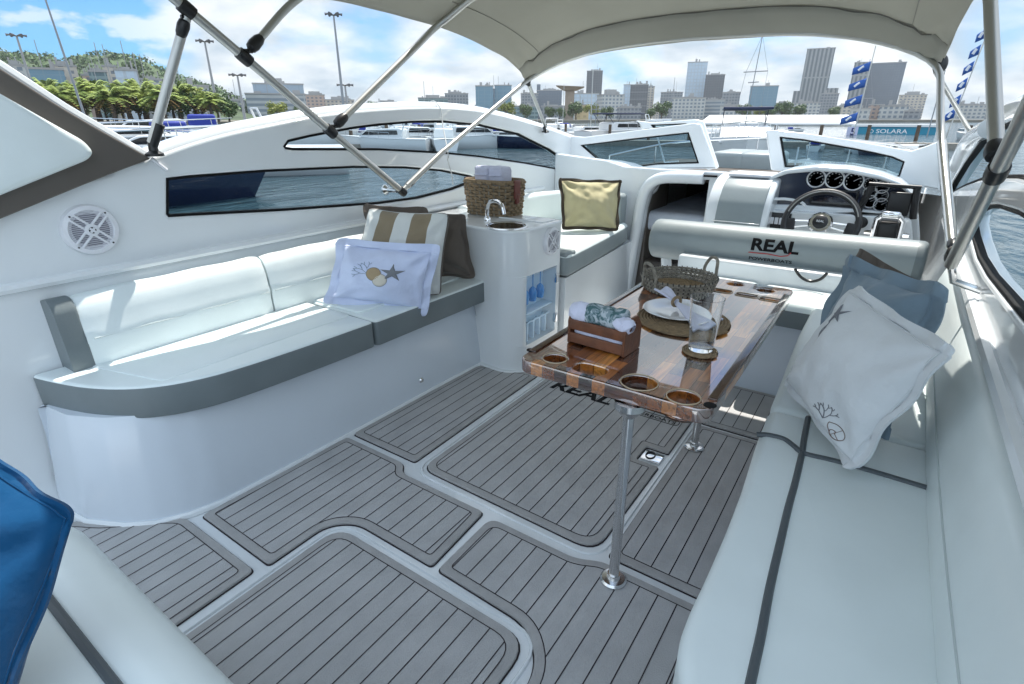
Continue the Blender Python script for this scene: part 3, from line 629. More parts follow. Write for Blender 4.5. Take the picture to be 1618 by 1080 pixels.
# ---- boats
hullw = mat('white_hull', (.70, .71, .72), .25, coat=.4); hulln = mat('navy_hull', (.008, .016, .05), .12, coat=.8); wind = mat('smoked_windows', (.015, .018, .022), .08, coat=.5); deckm = mat('boat_deck', (.60, .60, .58), .5); bluec = mat('blue_canvas', (.02, .04, .30), .7); antif = mat('boot_stripe', (.4, .42, .42), .5)
def boat_model(L_, Bm, H, hm, fly=False, arch=True, cover=None, mastH=0, cab=.5, chs=1.0, bim=None):
    g = empty('moored_boat', (0, 0, 0)); st_ = 16; rows = []
    def half(t): return Bm / 2 * (1 - max(0, (t - .45) / .55) ** 2.3) * (.9 + .1 * min(1, t * 4))
    vs, fs = [], []
    for i in range(st_ + 1):
        t = i / st_; x = -L_ / 2 + L_ * t; hb_ = half(t); sh = H * (1 + .30 * t * t); ovh = .10 * L_ * max(0, t - .7) / .3
        sec = [(x + ovh, hb_, sh), (x + ovh * .7, hb_ * .97, sh * .62), (x + ovh * .2, hb_ * .80, .0), (x, hb_ * .3, -.4)]
        for (a, b_, c_) in sec: vs.append(V(a, -b_, c_))
        for (a, b_, c_) in sec[::-1]: vs.append(V(a, b_, c_))
    for i in range(st_):
        for k in range(7): fs.append((i * 8 + k, i * 8 + k + 1, (i + 1) * 8 + k + 1, (i + 1) * 8 + k))
    fs.append(tuple(range(8))); mk('hull', (vs, fs), hm, g, 50)
    dk = []; 
    vs2, fs2 = [], []
    for i in range(st_ + 1):
        a, b_ = vs[i * 8], vs[i * 8 + 7]; vs2 += [a + V(0, .02, .0), V(a.x, 0, a.z + .08), b_ + V(0, -.02, 0)]
    for i in range(st_):
        for k in (0, 1): fs2.append((i * 3 + k, i * 3 + k + 1, (i + 1) * 3 + k + 1, (i + 1) * 3 + k))
    mk('deck', (vs2, fs2), deckm, g, 30)
    mk('gunwale', join(tube([v + V(0, 0, .02) for v in vs[0::8]], .05, 6), tube([v + V(0, 0, .02) for v in vs[7::8]], .05, 6)), hullw, g)
    # cabin with raked front
    x0, x1 = -L_ * .22, L_ * .24; ch = (H * .2 + .75 * (1 if cab >= .5 else .7)) * chs; bw_ = Bm * .36; zb_ = H * 1.02
    prf = [(x0, zb_), (x1 + L_ * .10, zb_), (x1 - .1, zb_ + ch), (x0 + .5, zb_ + ch + .1), (x0, zb_ + ch)]
    mk('cabin', plate(rcorner(prf, .12, 3), [], bw_ * 2, .08, lambda v: V(v.x, v.z, v.y)), hullw, g)
    for s in (-1, 1):
        mk('cabin_window', plate(rcorner([(x0 + .5, zb_ + ch * .45), (x1 + L_ * .045, zb_ + ch * .42), (x1 - .25, zb_ + ch * .88), (x0 + .6, zb_ + ch * .9)], .1, 3), [], .03, 0, lambda v: V(v.x, s * (bw_ + .012) + v.z, v.y)), wind, g)
    fw_ = [V(x1 + L_ * .075, -bw_ * .85, zb_ + ch * .26), V(x1 + L_ * .075, bw_ * .85, zb_ + ch * .26), V(x1 - .06, bw_ * .8, zb_ + ch * .92), V(x1 - .06, -bw_ * .8, zb_ + ch * .92)]
    mk('windshield', ([p + V(.05, 0, .03) for p in fw_] + [p for p in fw_], [(0, 1, 2, 3), (4, 5, 6, 7), (0, 1, 5, 4), (1, 2, 6, 5), (2, 3, 7, 6), (3, 0, 4, 7)]), wind, g, 0)
    if fly:
        mk('flybridge', plate(rcorner([(x0 + .1, zb_ + ch + .08), (x1 - .4, zb_ + ch + .08), (x1 - .1, zb_ + ch + .65), (x0 - .1, zb_ + ch + .55)], .12, 3), [], bw_ * 1.8, .06, lambda v: V(v.x, v.z, v.y)), hullw, g)
        mk('radar_arch', tube([V(x0 + .3, -bw_ * .9, zb_ + ch + .4), V(x0 - .1, -bw_ * .8, zb_ + ch + 1.5), V(x0 - .1, bw_ * .8, zb_ + ch + 1.5), V(x0 + .3, bw_ * .9, zb_ + ch + .4)], .09, 8), hullw, g)
    elif arch:
        mk('radar_arch', tube([V(x0 + .2, -bw_, zb_ + .3), V(x0 - .3, -bw_ * .85, zb_ + ch + .75), V(x0 - .3, bw_ * .85, zb_ + ch + .75), V(x0 + .2, bw_, zb_ + .3)], .08, 8), hullw, g)
    if cover: mk('canvas_cover', box(-L_ * .46, x0 - .1, -bw_, bw_, zb_ + .2, zb_ + ch + .35, .15), cover, g)
    if bim: mk('boat_bimini', join(box(x0 - .8, x1 - .6, -bw_, bw_, zb_ + ch + .75, zb_ + ch + .88, .06), *[tube([V(x0 + .4, s * bw_ * .95, zb_ + .3), V(x0 - .7 + q, s * bw_ * .95, zb_ + ch + .8)], .025, 5) for s in (-1, 1) for q in (0, 1.6)]), bim, g)
    rl = [v + V(-.05, 0, .62) for v in vs[0::8]][7:]; rr_ = [v + V(-.05, 0, .62) for v in vs[7::8]][7:]
    posts = [tube([v - V(-.05, 0, .62), v], .018, 5) for v in rl[::2] + rr_[::2]]
    mk('bow_rail', join(tube(rl + rr_[::-1], .024, 6), *posts), steel, g)
    if mastH: mk('mast', tube([V(.5, 0, zb_), V(.4, 0, zb_ + mastH)], .06, 6), alu, g)
    return g
models = [boat_model(9, 3.0, 1.15, hullw), boat_model(12, 3.8, 1.5, hullw, fly=True), boat_model(7, 2.5, .9, hullw, arch=False, cover=bluec, cab=.4), boat_model(10, 3.1, 1.2, hullw, arch=False, mastH=9, cab=.4), boat_model(11, 3.5, 1.12, hulln, arch=False, chs=.52), boat_model(11, 3.4, 1.1, hullw, arch=False, chs=.6), boat_model(9.5, 3.1, 1.15, hullw, arch=False, chs=.7, bim=MATS.get('navy_canvas') or mat('navy_canvas', (.02, .03, .07), .7))]
def putboat(k, px, depth, head, label, group, s=1.0, first=set()):
    g = models[k]; o_ = copy_tree(g) if k in first else g; first.add(k)
    c = onwater(px, depth); o_.location = (c.x, c.y, WZ); o_.rotation_euler[2] = math.atan2(c.y, c.x) - math.pi / 2 + R(head); o_.scale = (s, s, s); tag(o_, label, 'boat', group)

for i, (px, py, d) in enumerate([(603, 158, 80), (650, 165, 95), (722, 150, 90), (785, 158, 100), (858, 163, 110), (942, 158, 90), (1022, 168, 100), (880, 176, 80)]):
    mast(px, py, d, .07, 'thin yacht mast, ' + ordn[i] + ' from the left among those rising behind the side rail', ((py + 14, .7),) if i % 2 else ())
# the near navy-hulled yacht beside us, white boats behind it, rows in the marina
putboat(4, -35, 12.5, -4, 'navy-hulled yacht moored close beside us, its bow seen through the lower side window', 'large yachts moored alongside', 1.0)
putboat(5, 120, 26, 8, 'long low white cruiser directly behind the navy-hulled yacht', 'large yachts moored alongside', 1.1)
putboat(5, 330, 22, 172, 'low white cruiser with long rails behind the aft end of our side rail', 'large yachts moored alongside', .95)
putboat(2, 330, 36, 20, 'small white boat with blue canvas cover, left above our side rail', 'large yachts moored alongside', 1.05)
putboat(2, 250, 44, 175, 'second boat with blue canvas cover, seen just right of the taupe wing', 'large yachts moored alongside', 1.3)
putboat(0, 455, 40, 15, 'white cruiser with yellow-green tree behind it', 'large yachts moored alongside', 1.0)
rb = random.Random(12)
spots = []
for i in range(30): spots.append((548 + i * 12.4 + rb.uniform(-3, 3), rb.choice([44, 56, 70, 88, 108]) + rb.uniform(-4, 4), rb.choice([0, 4, 0, 2, 0, 2]), rb.choice([20, 65, 95, 120, 160])))
for i, (px, d, k, h) in enumerate(spots):
    putboat(k, px, d, h, ordn[i] + ' moored boat from the left in the rows seen through the upper side window', 'boats moored in the marina', rb.uniform(.62, .8))
for i, (px, d, k, h, l) in enumerate([(985, 52, 6, 40, 'white cruiser with dark bimini above the port windscreen frame'), (1040, 85, 1, 20, 'white flybridge boat above the port windscreen frame'), (1178, 27, 6, -88, 'white cruiser with stern towards us in the windscreen gap'), (1140, 60, 5, 60, 'small white boat at the left of the windscreen gap'), (1300, 40, 2, 80, 'white boat in front of the shed wall'), (1260, 100, 2, 30, 'small covered boat in front of the shed'), (1402, 36, 4, 75, 'dark-hulled boat below the turquoise marquee'), (1452, 33, 5, 80, 'white boat below the right end of the turquoise marquee'), (1362, 38, 5, 100, 'white boat below the numbered banner'), (930, 60, 3, 40, 'sailing boat left of the windscreen'), (890, 85, 3, 100, 'sailing boat at the foot of the column with the flat slab'), (1540, 60, 5, 100, 'white yacht right of the starboard front tube')]):
    putboat(k, px, d, h, l, 'boats moored ahead of us', .42 if px in (1300, 1260, 1402, 1452, 1362) else (1.0 if px in (1178, 985) else .7))
# floating pontoon behind the first row
for (pa, da, pb_, db, lab) in ((540, 39, 930, 58, 'long floating pontoon behind the first row of boats in the side window'), (930, 48, 1600, 40, 'floating pontoon ahead of our bow')):
    a, b_ = onwater(pa, da), onwater(pb_, db); dv_ = (b_ - a).normalized(); nn = V(-dv_.y, dv_.x, 0)
    P_ = [a, b_, b_ + nn * 1.6, a + nn * 1.6]
    po = mk('pontoon', ([p + V(0, 0, WZ - .1) for p in P_] + [p + V(0, 0, WZ + .45) for p in P_], [(0, 1, 2, 3), (4, 5, 6, 7), (0, 1, 5, 4), (1, 2, 6, 5), (2, 3, 7, 6), (3, 0, 4, 7)]), mat('pontoon_wood', (.25, .23, .20), .8, noise_amt=.2), None, 0); tag(po, lab, 'pontoon')
    for k in range(9):
        q = a.lerp(b_, (k + .5) / 9) + nn * 1.8; mk('mooring_pile', tube([q + V(0, 0, WZ - .5), q + V(0, 0, 1.0)], .14, 8), bark, po)
# ================================================================ the motor yacht (hull, walls, deck, windscreen)
yacht = empty('motor_yacht', (-1.1, 2, 0), 'white motor yacht we stand in, with grey planked deck and curved side windows', 'motor yacht')
XP, XS = -2.5, 0.30                                        # inner faces of the two side walls
PW = lambda v: V(XP - .04 + v.z, v.x, v.y)                 # plate (y,z) -> port wall
SW = lambda v: V(XS + .04 + v.z, v.x, v.y)
sheer_px = [(180, 262), (237, 250), (300, 228), (360, 211), (420, 198), (510, 181), (600, 172), (696, 169), (774, 177), (854, 198), (902, 215)]
sheer = ylist(sheer_px, XP)
sheer_s = [tuple(q) for q in catmull([V(a, b, 0) for a, b in sheer], 4)]
sheer2 = [(q[0], q[1]) for q in sheer_s] + [(4.75, 1.265), (4.9, 1.2)]
win_u = ylist([(449, 231), (456, 221), (490, 213), (522, 207), (560, 200), (600, 195), (650, 191), (700, 190), (760, 196), (820, 210), (870, 235), (900, 256), (913, 269), (900, 271), (830, 258), (760, 248), (700, 242), (600, 237), (520, 237), (465, 237), (452, 235)], XP)
win_l = ylist([(264, 281), (300, 277), (420, 268), (560, 262), (640, 263), (700, 268), (745, 277), (752, 281), (748, 288), (715, 300), (660, 314), (600, 322), (450, 333), (300, 341), (268, 343), (264, 338)], XP)
def side(fn, sgn):
    outer = [(-1.2, -.85), (-1.2, .9), (sheer2[0][0] - .02, sheer2[0][1] - .03)] + sheer2 + [(5.0, .9), (5.0, -.85)]
    mk('side_wall', plate(outer, [win_u, win_l], .08, .012, fn), gel, yacht)
    for i, wn in enumerate((win_u, win_l)):
        f = mk('window_frame', plate(wn, [inset(wn, .011)], .03, .003, lambda v: fn(V(v.x, v.y, v.z + sgn * .018))), rubber, yacht)
        mk('window_pane', plate(inset(wn, .012), [], .006, 0, fn), glassT, f)
side(PW, 1); side(SW, -1)
# rounded gunwale on top of each wall, then the outer side deck
for sgn, x in ((-1, XP - .04), (1, XS + .04)):
    pts = [V(x + sgn * .035, a, b - .01) for a, b in sheer2]
    mk('gunwale', tube(pts, .055, 14, flat=.8), gel, yacht)
    # ledge that carries the seat backs
    yy = [-.9 + i * .25 for i in range(21)]
    mk('ledge', tube([V(x - sgn * .05, y, .885) for y in yy], .02, 8), gel, yacht)
# tapered bow with foredeck
bow = [(XP - .02, 4.6), (-2.42, 5.6), (-2.2, 6.8), (-1.8, 8.0), (-1.1, 9.2), (-.4, 8.0), (0.0, 6.8), (.22, 5.6), (XS + .02, 4.6)]
def decky(y): return 1.0 - .14 * min(1, max(0, (y - 4.7) / .6))
vs = []; fs = []
rowy = [4.42, 5.0, 5.6, 6.2, 6.8, 7.4, 8.0, 8.6, 9.2]
for y in rowy:
    hw = 1.42 * (1 - max(0, (y - 4.4) / 4.8) ** 2.2)
    for k in range(13):
        u = -1 + 2 * k / 12; vs.append(V(-1.1 + u * hw, y, decky(y) + .06 * (1 - u * u)))
for i in range(len(rowy) - 1):
    for k in range(12):
        if i == 0 and k in (8,9,10,11): continue
        fs.append((i * 13 + k, i * 13 + k + 1, (i + 1) * 13 + k + 1, (i + 1) * 13 + k))
mk('foredeck', (vs, fs), gel, yacht)
vs = []; fs = []
for y in rowy:
    hw = 1.42 * (1 - max(0, (y - 4.4) / 4.8) ** 2.2)
    for s in (-1, 1):
        vs += [V(-1.1 + s * hw, y, decky(y)), V(-1.1 + s * hw * 1.0, y, .2), V(-1.1 + s * hw * .72, y, -.85)]
for i in range(len(rowy) - 1):
    for b in (0, 3):
        for k in (0, 1): fs.append((i * 6 + b + k, i * 6 + b + k + 1, (i + 1) * 6 + b + k + 1, (i + 1) * 6 + b + k))
mk('hull', (vs, fs), gel, yacht)
# sunpads on the foredeck, seen through the gap in the windscreen
for (a, b) in (((1128, 238), (1169, 268)), ((1173, 240), (1222, 268))):
    p = Yp(a[0], a[1], 6.0); q = Yp(b[0], b[1], 5.8)
    mk('sun_pad', box(p.x, q.x, 5.9, 6.6, p.z - .30, p.z, .045, 4), vlgray, yacht)
# bow rail
rail = catmull([V(-2.4, 5.2, 1.10), V(-2.25, 6.6, 1.18), V(-1.8, 7.9, 1.20), V(-1.1, 8.9, 1.22), V(-.4, 7.9, 1.20), V(.05, 6.6, 1.18), V(.2, 5.2, 1.10)], 8)
mk('bow_rail', join(tube(rail, .012, 8), *[tube([V(p.x, p.y, .85), V(p.x, p.y, p.z)], .010, 6) for p in rail[::6]]), steel, yacht)
# aft wing: taupe band with padded white insert, rising to the arch
band = ylist([(-190, -10), (0, 112), (100, 176), (232, 250), (150, 281), (0, 342), (-120, 390)], XP)
mk('wing_panel', plate(rcorner(band, [0, .3, .3, .01, .05, .1, 0]), [], .05, .006, lambda v: V(XP + .015 + v.z, v.x, v.y)), brown, yacht)
pad = ylist([(-190, 40), (0, 150), (60, 184), (128, 222), (143, 240), (134, 252), (0, 306), (-120, 355)], XP + .04)
mk('wing_pad', prism(rcorner(pad, [0, .1, .1, .06, .04, .05, .1, 0]), 0, .05, .022, 4, lambda v: V(XP + .035 + v.z, v.x, v.y)), vinyl, yacht)
mk('wing_edge', tube([V(XP - .03, *q) for q in ylist([(-190, -16), (0, 106), (100, 171), (215, 238), (237, 250)], XP - .03)], .022, 8), gel, yacht)
mk('corner_trim', tube([V(XP + .008, *q) for q in ylist([(238, 250), (262, 268)], XP)], .008, 6), white, yacht)
# cornice line moulded in the wall
mk('moulding', tube([V(XP + .0, *q) for q in ylist([(-60, 475), (0, 457), (120, 436), (260, 405), (405, 377), (590, 343)], XP)], .007, 6), gel, yacht)

# ---------------------------------------------------------------- cockpit sole: white moulding with grey foam planked panels
mk('cockpit_sole', box(XP, XS, -1.2, 4.6, -.05, 0, .0), gel, yacht, smooth=0)
def clipx(poly, x):
    ys = []
    n = len(poly)
    for i in range(n):
        a, b = poly[i], poly[(i + 1) % n]
        if (a[0] - x) * (b[0] - x) < 0: ys.append(a[1] + (b[1] - a[1]) * (x - a[0]) / (b[0] - a[0]))
    ys.sort(); return list(zip(ys[::2], ys[1::2]))
def deck_panel(pts, rad, border=.031, cut=None, z=.004):
    poly = rcorner(pts, rad, 6)
    p = mk('deck_panel', prism(poly, z, z + .009, .002, 1), foam2, yacht)
    inn = rcorner(inset(pts, border), [max(.004, (q if isinstance(rad, (list, tuple)) else rad) * .8) for q in (rad if isinstance(rad, (list, tuple)) else [rad] * len(pts))], 6)
    mk('plank_field', prism(inn, z + .006, z + .0098), foam, p, smooth=0)
    sv = []; ring = prism(inn, 0, 1)[0]
    n = len(inn); o2 = inset(inn, .0017); i2 = inset(inn, -.0017); zz = z + .0106
    vs = [V(a[0], a[1], zz) for a in i2] + [V(a[0], a[1], zz) for a in o2]
    fs = [(k, (k + 1) % n, n + (k + 1) % n, n + k) for k in range(n)]
    sv.append((vs, fs)); x = -2.5 + .031
    while x < .4:
        for (y0, y1) in clipx(inn, x):
            sv.append(([V(x - .0018, y0, zz + .0003), V(x + .0018, y0, zz + .0003), V(x + .0018, y1, zz + .0003), V(x - .0018, y1, zz + .0003)], [(0, 1, 2, 3)]))
        x += .0625
    mk('caulking', join(*sv), caulk, p, smooth=0)
    # dark sheet standing in for the shaded gap round the panel
    o3 = rcorner(inset(pts, -.004), rad, 6)
    mk('panel_shadow_gap', prism(o3, .0008, .0032), caulk, p, smooth=0)
    return p
deck_panel([(-2.42, .05), (-2.36, .38), (-2.2, .47), (-2.06, .60), (-1.98, .655), (-1.525, .655), (-1.505, -.6), (-2.42, -.6)], [.02, .1, .05, .05, .03, .02, .03, .02])
deck_panel([(-1.945, .70), (-1.925, 1.39), (-1.545, 1.39), (-1.50, 1.335), (-1.055, 1.335), (-1.035, 1.015), (-1.42, 1.015), (-1.505, .94), (-1.505, .70)], [.015, .02, .03, .04, .02, .02, .09, .09, .02])
deck_panel([(-1.925, 1.43), (-1.905, 2.40), (-1.82, 2.44), (-1.53, 2.50), (-1.515, 1.43)], [.02, .04, .05, .02, .02])
deck_panel([(-1.455, 1.415), (-1.465, 3.2), (-.60, 3.2), (-.595, 2.14), (-.70, 2.14), (-.70, 2.01), (-.595, 2.01), (-.60, 1.40)], [.07, .03, .03, .01, .02, .02, .01, .09])
deck_panel([(-1.005, 1.015), (-1.01, 1.325), (-.64, 1.325), (-.56, 1.365), (-.18, 1.365), (-.18, -.6), (-.53, -.6), (-.53, .90), (-.63, 1.005)], [.02, .05, .08, .03, .02, .02, .02, .1, .1])
deck_panel([(-.55, 1.405), (-.555, 2.47), (-.18, 2.475), (-.18, 1.405)], [.02, .02, .02, .02])
deck_panel([(-.55, 2.505), (-.55, 3.02), (-.18, 3.02), (-.18, 2.51)], .02)
deck_panel([(-1.455, -.6), (-1.455, .96), (-.60, .96), (-.60, -.6)], [.02, .09, .09, .02])
# bright moulded channels round the hatches
for pl in (rcorner([(-1.48, 1.385), (-1.49, 3.2), (-.575, 3.2), (-.575, 1.37)], .1), rcorner([(-1.48, -.6), (-1.48, .99), (-.57, .99), (-.57, -.6)], .1)):
    mk('hatch_rim', tube([V(a, b, .001) for a, b in pl], .0065, 6, closed=True), gel, yacht)
# flush ring latch in the hatch edge
lt = mk('hatch_latch', box(-.69, -.60, 2.035, 2.115, .004, .012, .003), chrome, yacht)
mk('latch_ring', tube([V(-.655 + .02 * math.cos(t), 2.075 + .028 * math.sin(t), .015) for t in [i * math.pi / 8 for i in range(16)]], .003, 6, closed=True), black, lt)
# logo on the hatch in black lettering with an outlined plate
def floortext(body, x, y, size, off, sx=1.3, shear=.25, m=caulk, rot=0.0, z=.0155):
    return plate(None, [], .0006, 0, lambda v: V(x + (v.x * sx + v.y * shear) * math.cos(rot), y + v.y + (v.x * sx) * math.sin(rot), z + v.z), body=body, size=size, offset=off)
mk('hatch_lettering', floortext('REAL', -1.39, 2.395, .135, .004, 1.22, .15), rubber, yacht, smooth=0)
mk('small_hatch_lettering', floortext('POWERBOATS', -.945, 2.40, .037, .0004, 1.2, 0), rubber, yacht, smooth=0)
pl = rcorner([(-.965, 2.386), (-.965, 2.442), (-.635, 2.442), (-.635, 2.386)], .028, 6)
mk('lettering_outline', plate(pl, [inset(pl, .004)], .0008, 0, lambda v: V(v.x, v.y, .0155 + v.z)), rubber, yacht, smooth=0)

# ---------------------------------------------------------------- forward bulkhead with companionway
arch_px = [(1120, 284), (1060, 283), (1038, 290), (1026, 304), (1018, 330), (1012, 365), (1004, 410), (996, 460), (988, 520)]
ar = xlist(arch_px, 4.3)
outer = [(XP, -.05), (XP, 1.16), (-2.0, 1.12), (-1.85, 1.08), (-1.5, 1.075), (-.75, 1.075), (-.75, -.05)]
hole = [(a, b) for a, b in ar] + [(ar[-1][0] + .02, -.02), (ar[0][0], -.02)]
hole = [(max(a, -2.4), b) for a, b in hole]
mk('bulkhead', plate(outer, [hole], .10, .012, lambda v: V(v.x, 4.35 + v.z, v.y)), gel, yacht)
mk('door_arch', tube(catmull([V(a - .035, 4.29, b + .012) for a, b in ar], 5), .05, 12, flat=.9), gel, yacht)
mk('shoulder', xf(sphere((0, 0, 0), .3, 12, (1.55, .75, .62)), Matrix.Translation((-2.08, 4.52, .93))), gel, yacht)
p = Yp(1058, 273, 4.28); q = Yp(1133, 279, 4.28)
mk('vent_slot', box(p.x, q.x, 4.272, 4.296, q.z - .005, p.z, .003), rubber, yacht)
# cabin seen through the opening: dark walls and a white-sheeted berth
cb_ = box(-2.3, -.9, 4.42, 7.0, -.1, .985, 0); mk('cabin_lining', (cb_[0], [f for f in cb_[1] if not all(abs(cb_[0][i].y - 4.42) < .01 for i in f)]), mat('cabin_veneer', (.06, .045, .035), .5), yacht, smooth=0)
mk('cabin_panel', box(-1.74, -1.66, 4.42, 4.9, -.1, .98, .01), brown, yacht)
mk('berth', join(box(-1.72, -.95, 4.46, 6.6, .56, .72, .05, 4)), mat('berth_sheet', (.62, .68, .78), .8, noise_amt=.12, noise_scale=7, bump=.6, bump_scale=6), yacht)
mk('cabin_step', box(-1.68, -1.0, 4.46, 4.98, .0, .30, .02), brown, yacht)
# ---------------------------------------------------------------- windscreen
def wscreen(outer_px, glass_px, y, lean, rads):
    o = xlist(outer_px, y); g = xlist(glass_px, y)
    fn = lambda v: V(v.x, y + v.z + lean * (1.25 - v.y), v.y)
    f = mk('windscreen_frame', plate(rcorner(o, rads, 4), [g], .045, .01, fn), gel, yacht)
    mk('screen_gasket', plate(g, [inset(g, .008)], .05, .003, fn), rubber, f)
    mk('windscreen_pane', plate(inset(g, .004), [], .008, 0, fn), glassW, f)
wscreen([(860, 222), (902, 214), (925, 216), (1010, 205), (1098, 194), (1108, 196), (1134, 266), (1040, 266), (960, 274), (930, 285)],
        [(919, 229), (1000, 219), (1089, 209), (1105, 257), (1040, 259), (965, 268)], 4.6, 0, .01)
wscreen([(1006, 190), (1030, 193), (1100, 188), (1112, 191), (1136, 264), (1120, 268), (1108, 262), (1096, 203), (1040, 205), (1016, 204)],
        [(1030, 197), (1085, 195), (1088, 199), (1034, 202)], 4.75, 0, .01)
wscreen([(1210, 206), (1228, 205), (1273, 210), (1347, 221), (1402, 231), (1440, 238), (1462, 231), (1485, 222), (1485, 300), (1430, 290), (1330, 270), (1238, 270), (1219, 268)],
        [(1233, 216), (1270, 220), (1310, 227), (1350, 234), (1384, 241), (1410, 247), (1429, 255), (1421, 279), (1380, 268), (1310, 262), (1241, 263)], 4.6, 0, .01)
mk('side_moulding', tube(catmull([V(XS + .0, *q) for q in [(4.62, 1.16), (4.3, 1.30), (3.9, 1.36), (3.4, 1.40)]], 6), .045, 12), gel, yacht)
# hatch arms behind the glass
for s in (((1035, 202), (1050, 256)), ((1050, 256), (1072, 254)), ((1262, 232), (1256, 262)), ((1245, 252), (1310, 256))):
    mk('screen_stay', tube([Yp(*s[0], 4.7), Yp(*s[1], 4.7)], .006, 6), white, yacht)

# ---------------------------------------------------------------- loudspeaker in the wall
def speaker(c, rad, nrm_axis_fn, parent):
    """built in local (u, v, h) coordinates and mapped by nrm_axis_fn"""
    f = nrm_axis_fn
    def mp(vf): return [f(v) for v in vf[0]], vf[1]
    b = mk('speaker', mp(lathe([(rad, 0), (rad, .012), (rad * .96, .022), (rad * .80, .026), (rad * .76, .018), (rad * .2, .014), (.001, .014)], (0, 0, 0), 40)), white, parent)
    mk('speaker_grille', mp(lathe([(rad * .77, .0165), (rad * .3, .0195), (.001, .0195)], (0, 0, 0), 36)), gridm, b)
    slots = []
    for k in range(-9, 10):
        yy = k * rad * .078; hw = math.sqrt(max(0, (rad * .74) ** 2 - yy * yy)); slots.append(box(-hw, hw, yy - rad * .014, yy + rad * .014, .0185, .0215))
    mk('grille_slots', mp(join(*slots)), mat('slot_white', (.55, .55, .6), .4), b, smooth=0)
    arms = []
    for a in (45, 135, 225, 315):
        arms.append(xf(box(rad * .15, rad * .80, -rad * .16, -rad * .075, .018, .027, .002), Matrix.Rotation(R(a), 4, 'Z')))
        arms.append(xf(box(rad * .15, rad * .80, rad * .075, rad * .16, .018, .027, .002), Matrix.Rotation(R(a), 4, 'Z')))
    mk('speaker_spokes', mp(join(*arms)), white, b)
    scr = [xf(lathe([(rad * .035, .018), (rad * .035, .0275), (.001, .0275)], (rad * .86, 0, 0), 8), Matrix.Rotation(R(a), 4, 'Z')) for a in (45, 135, 225, 315)]
    mk('screws', mp(join(*scr)), black, b)
    mk('speaker_hub', mp(lathe([(rad * .25, .018), (rad * .25, .028), (rad * .17, .030), (.001, .030)], (0, 0, 0), 20)), white, b)
    mk('tweeter', mp(join(lathe([(rad * .13, .03), (rad * .13, .0315), (.001, .0315)], (0, 0, 0), 16))), black, b)
    mk('tweeter_cross', mp(join(xf(box(-rad * .12, rad * .12, -.004, .004, .031, .0335), Matrix.Rotation(.8, 4, 'Z')), xf(box(-rad * .12, rad * .12, -.004, .004, .031, .0338), Matrix.Rotation(.8 + math.pi / 2, 4, 'Z')))), white, b, smooth=0)
    return b
c = Xp(141, 362, XP); sr = .094
speaker(c, sr, lambda v: V(XP + .001 + v.z, c.y + v.x, c.z + v.y), yacht)
# chrome drain fitting on the settee front and small deck fitting on the wall
# ================================================================ port settee
set1 = empty('port_settee', (-2.1, 1.4, 0), 'long white vinyl settee with grey front band below the side window, beside the round speaker', 'settee')
base_px = [(768, 578), (700, 607), (600, 662), (500, 716), (400, 770), (350, 796), (300, 815), (250, 828), (200, 832), (140, 826), (105, 806)]
bp = zlist(base_px, 0)
foot = [(XP, 2.5)] + [(-1.915, 2.48)] + [(a, b) for a, b in bp[1:]] + [(XP, .41)]
foot = rcorner(foot, .03, 3)
ft2 = inset(foot, .055); nf = len(foot)
vs = [V(a, b, 0) for a, b in foot] + [V(a, b, .10) for a, b in inset(foot, .008)] + [V(a, b, .445) for a, b in ft2]
fs = [(r_ * nf + k, r_ * nf + (k + 1) % nf, (r_ + 1) * nf + (k + 1) % nf, (r_ + 1) * nf + k) for r_ in (0, 1) for k in range(nf)] + [tuple(i + 2 * nf for i in t) for t in tessellate_polygon([[V(a, b, 0) for a, b in ft2]])]
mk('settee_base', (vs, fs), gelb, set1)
mk('cove', tube([V(a + .004, b - .002, .006) for a, b in [(-1.915, 2.48)] + bp[1:]], .016, 8), gel, set1)
CB, CT = .43, .56
front_px = [(590, 511), (520, 536), (450, 560), (405, 575), (350, 592), (310, 602), (270, 610), (220, 616), (175, 617), (130, 614), (90, 607), (60, 600), (50, 597)]
fr = zlist(front_px, CT - .012)
c1 = [(-2.42, fr[0][1] + .0)] + fr + [(-2.49, fr[-1][1] + .03), (-2.47, .8)]
c1 = rcorner(c1, [0, .02] + [.05] * 11 + [.03, 0, 0], 3)
def cushion(name, poly, z0, z1, parent, split=.7, r=.03):
    a = prism(poly, z0, z1, .014, 4, r0=.008); r = .014
    n = len(poly); idx = []
    for f in a[1]:
        zs = sum(a[0][i].z for i in f) / len(f); idx.append(0 if zs > z1 - r * split else 1)
    return mk(name, a, [vinyl, vgray], parent, 40, idx)
cushion('seat_cushion', c1, CB, CT, set1)
y0 = c1[1][1]
c2 = rcorner([(-2.42, 1.615), (-1.885, 1.60), (-1.875, 2.47), (-2.42, 2.47)], [.0, .03, .03, 0], 4)
cushion('seat_cushion', c2, CB - .005, CT - .006, set1)
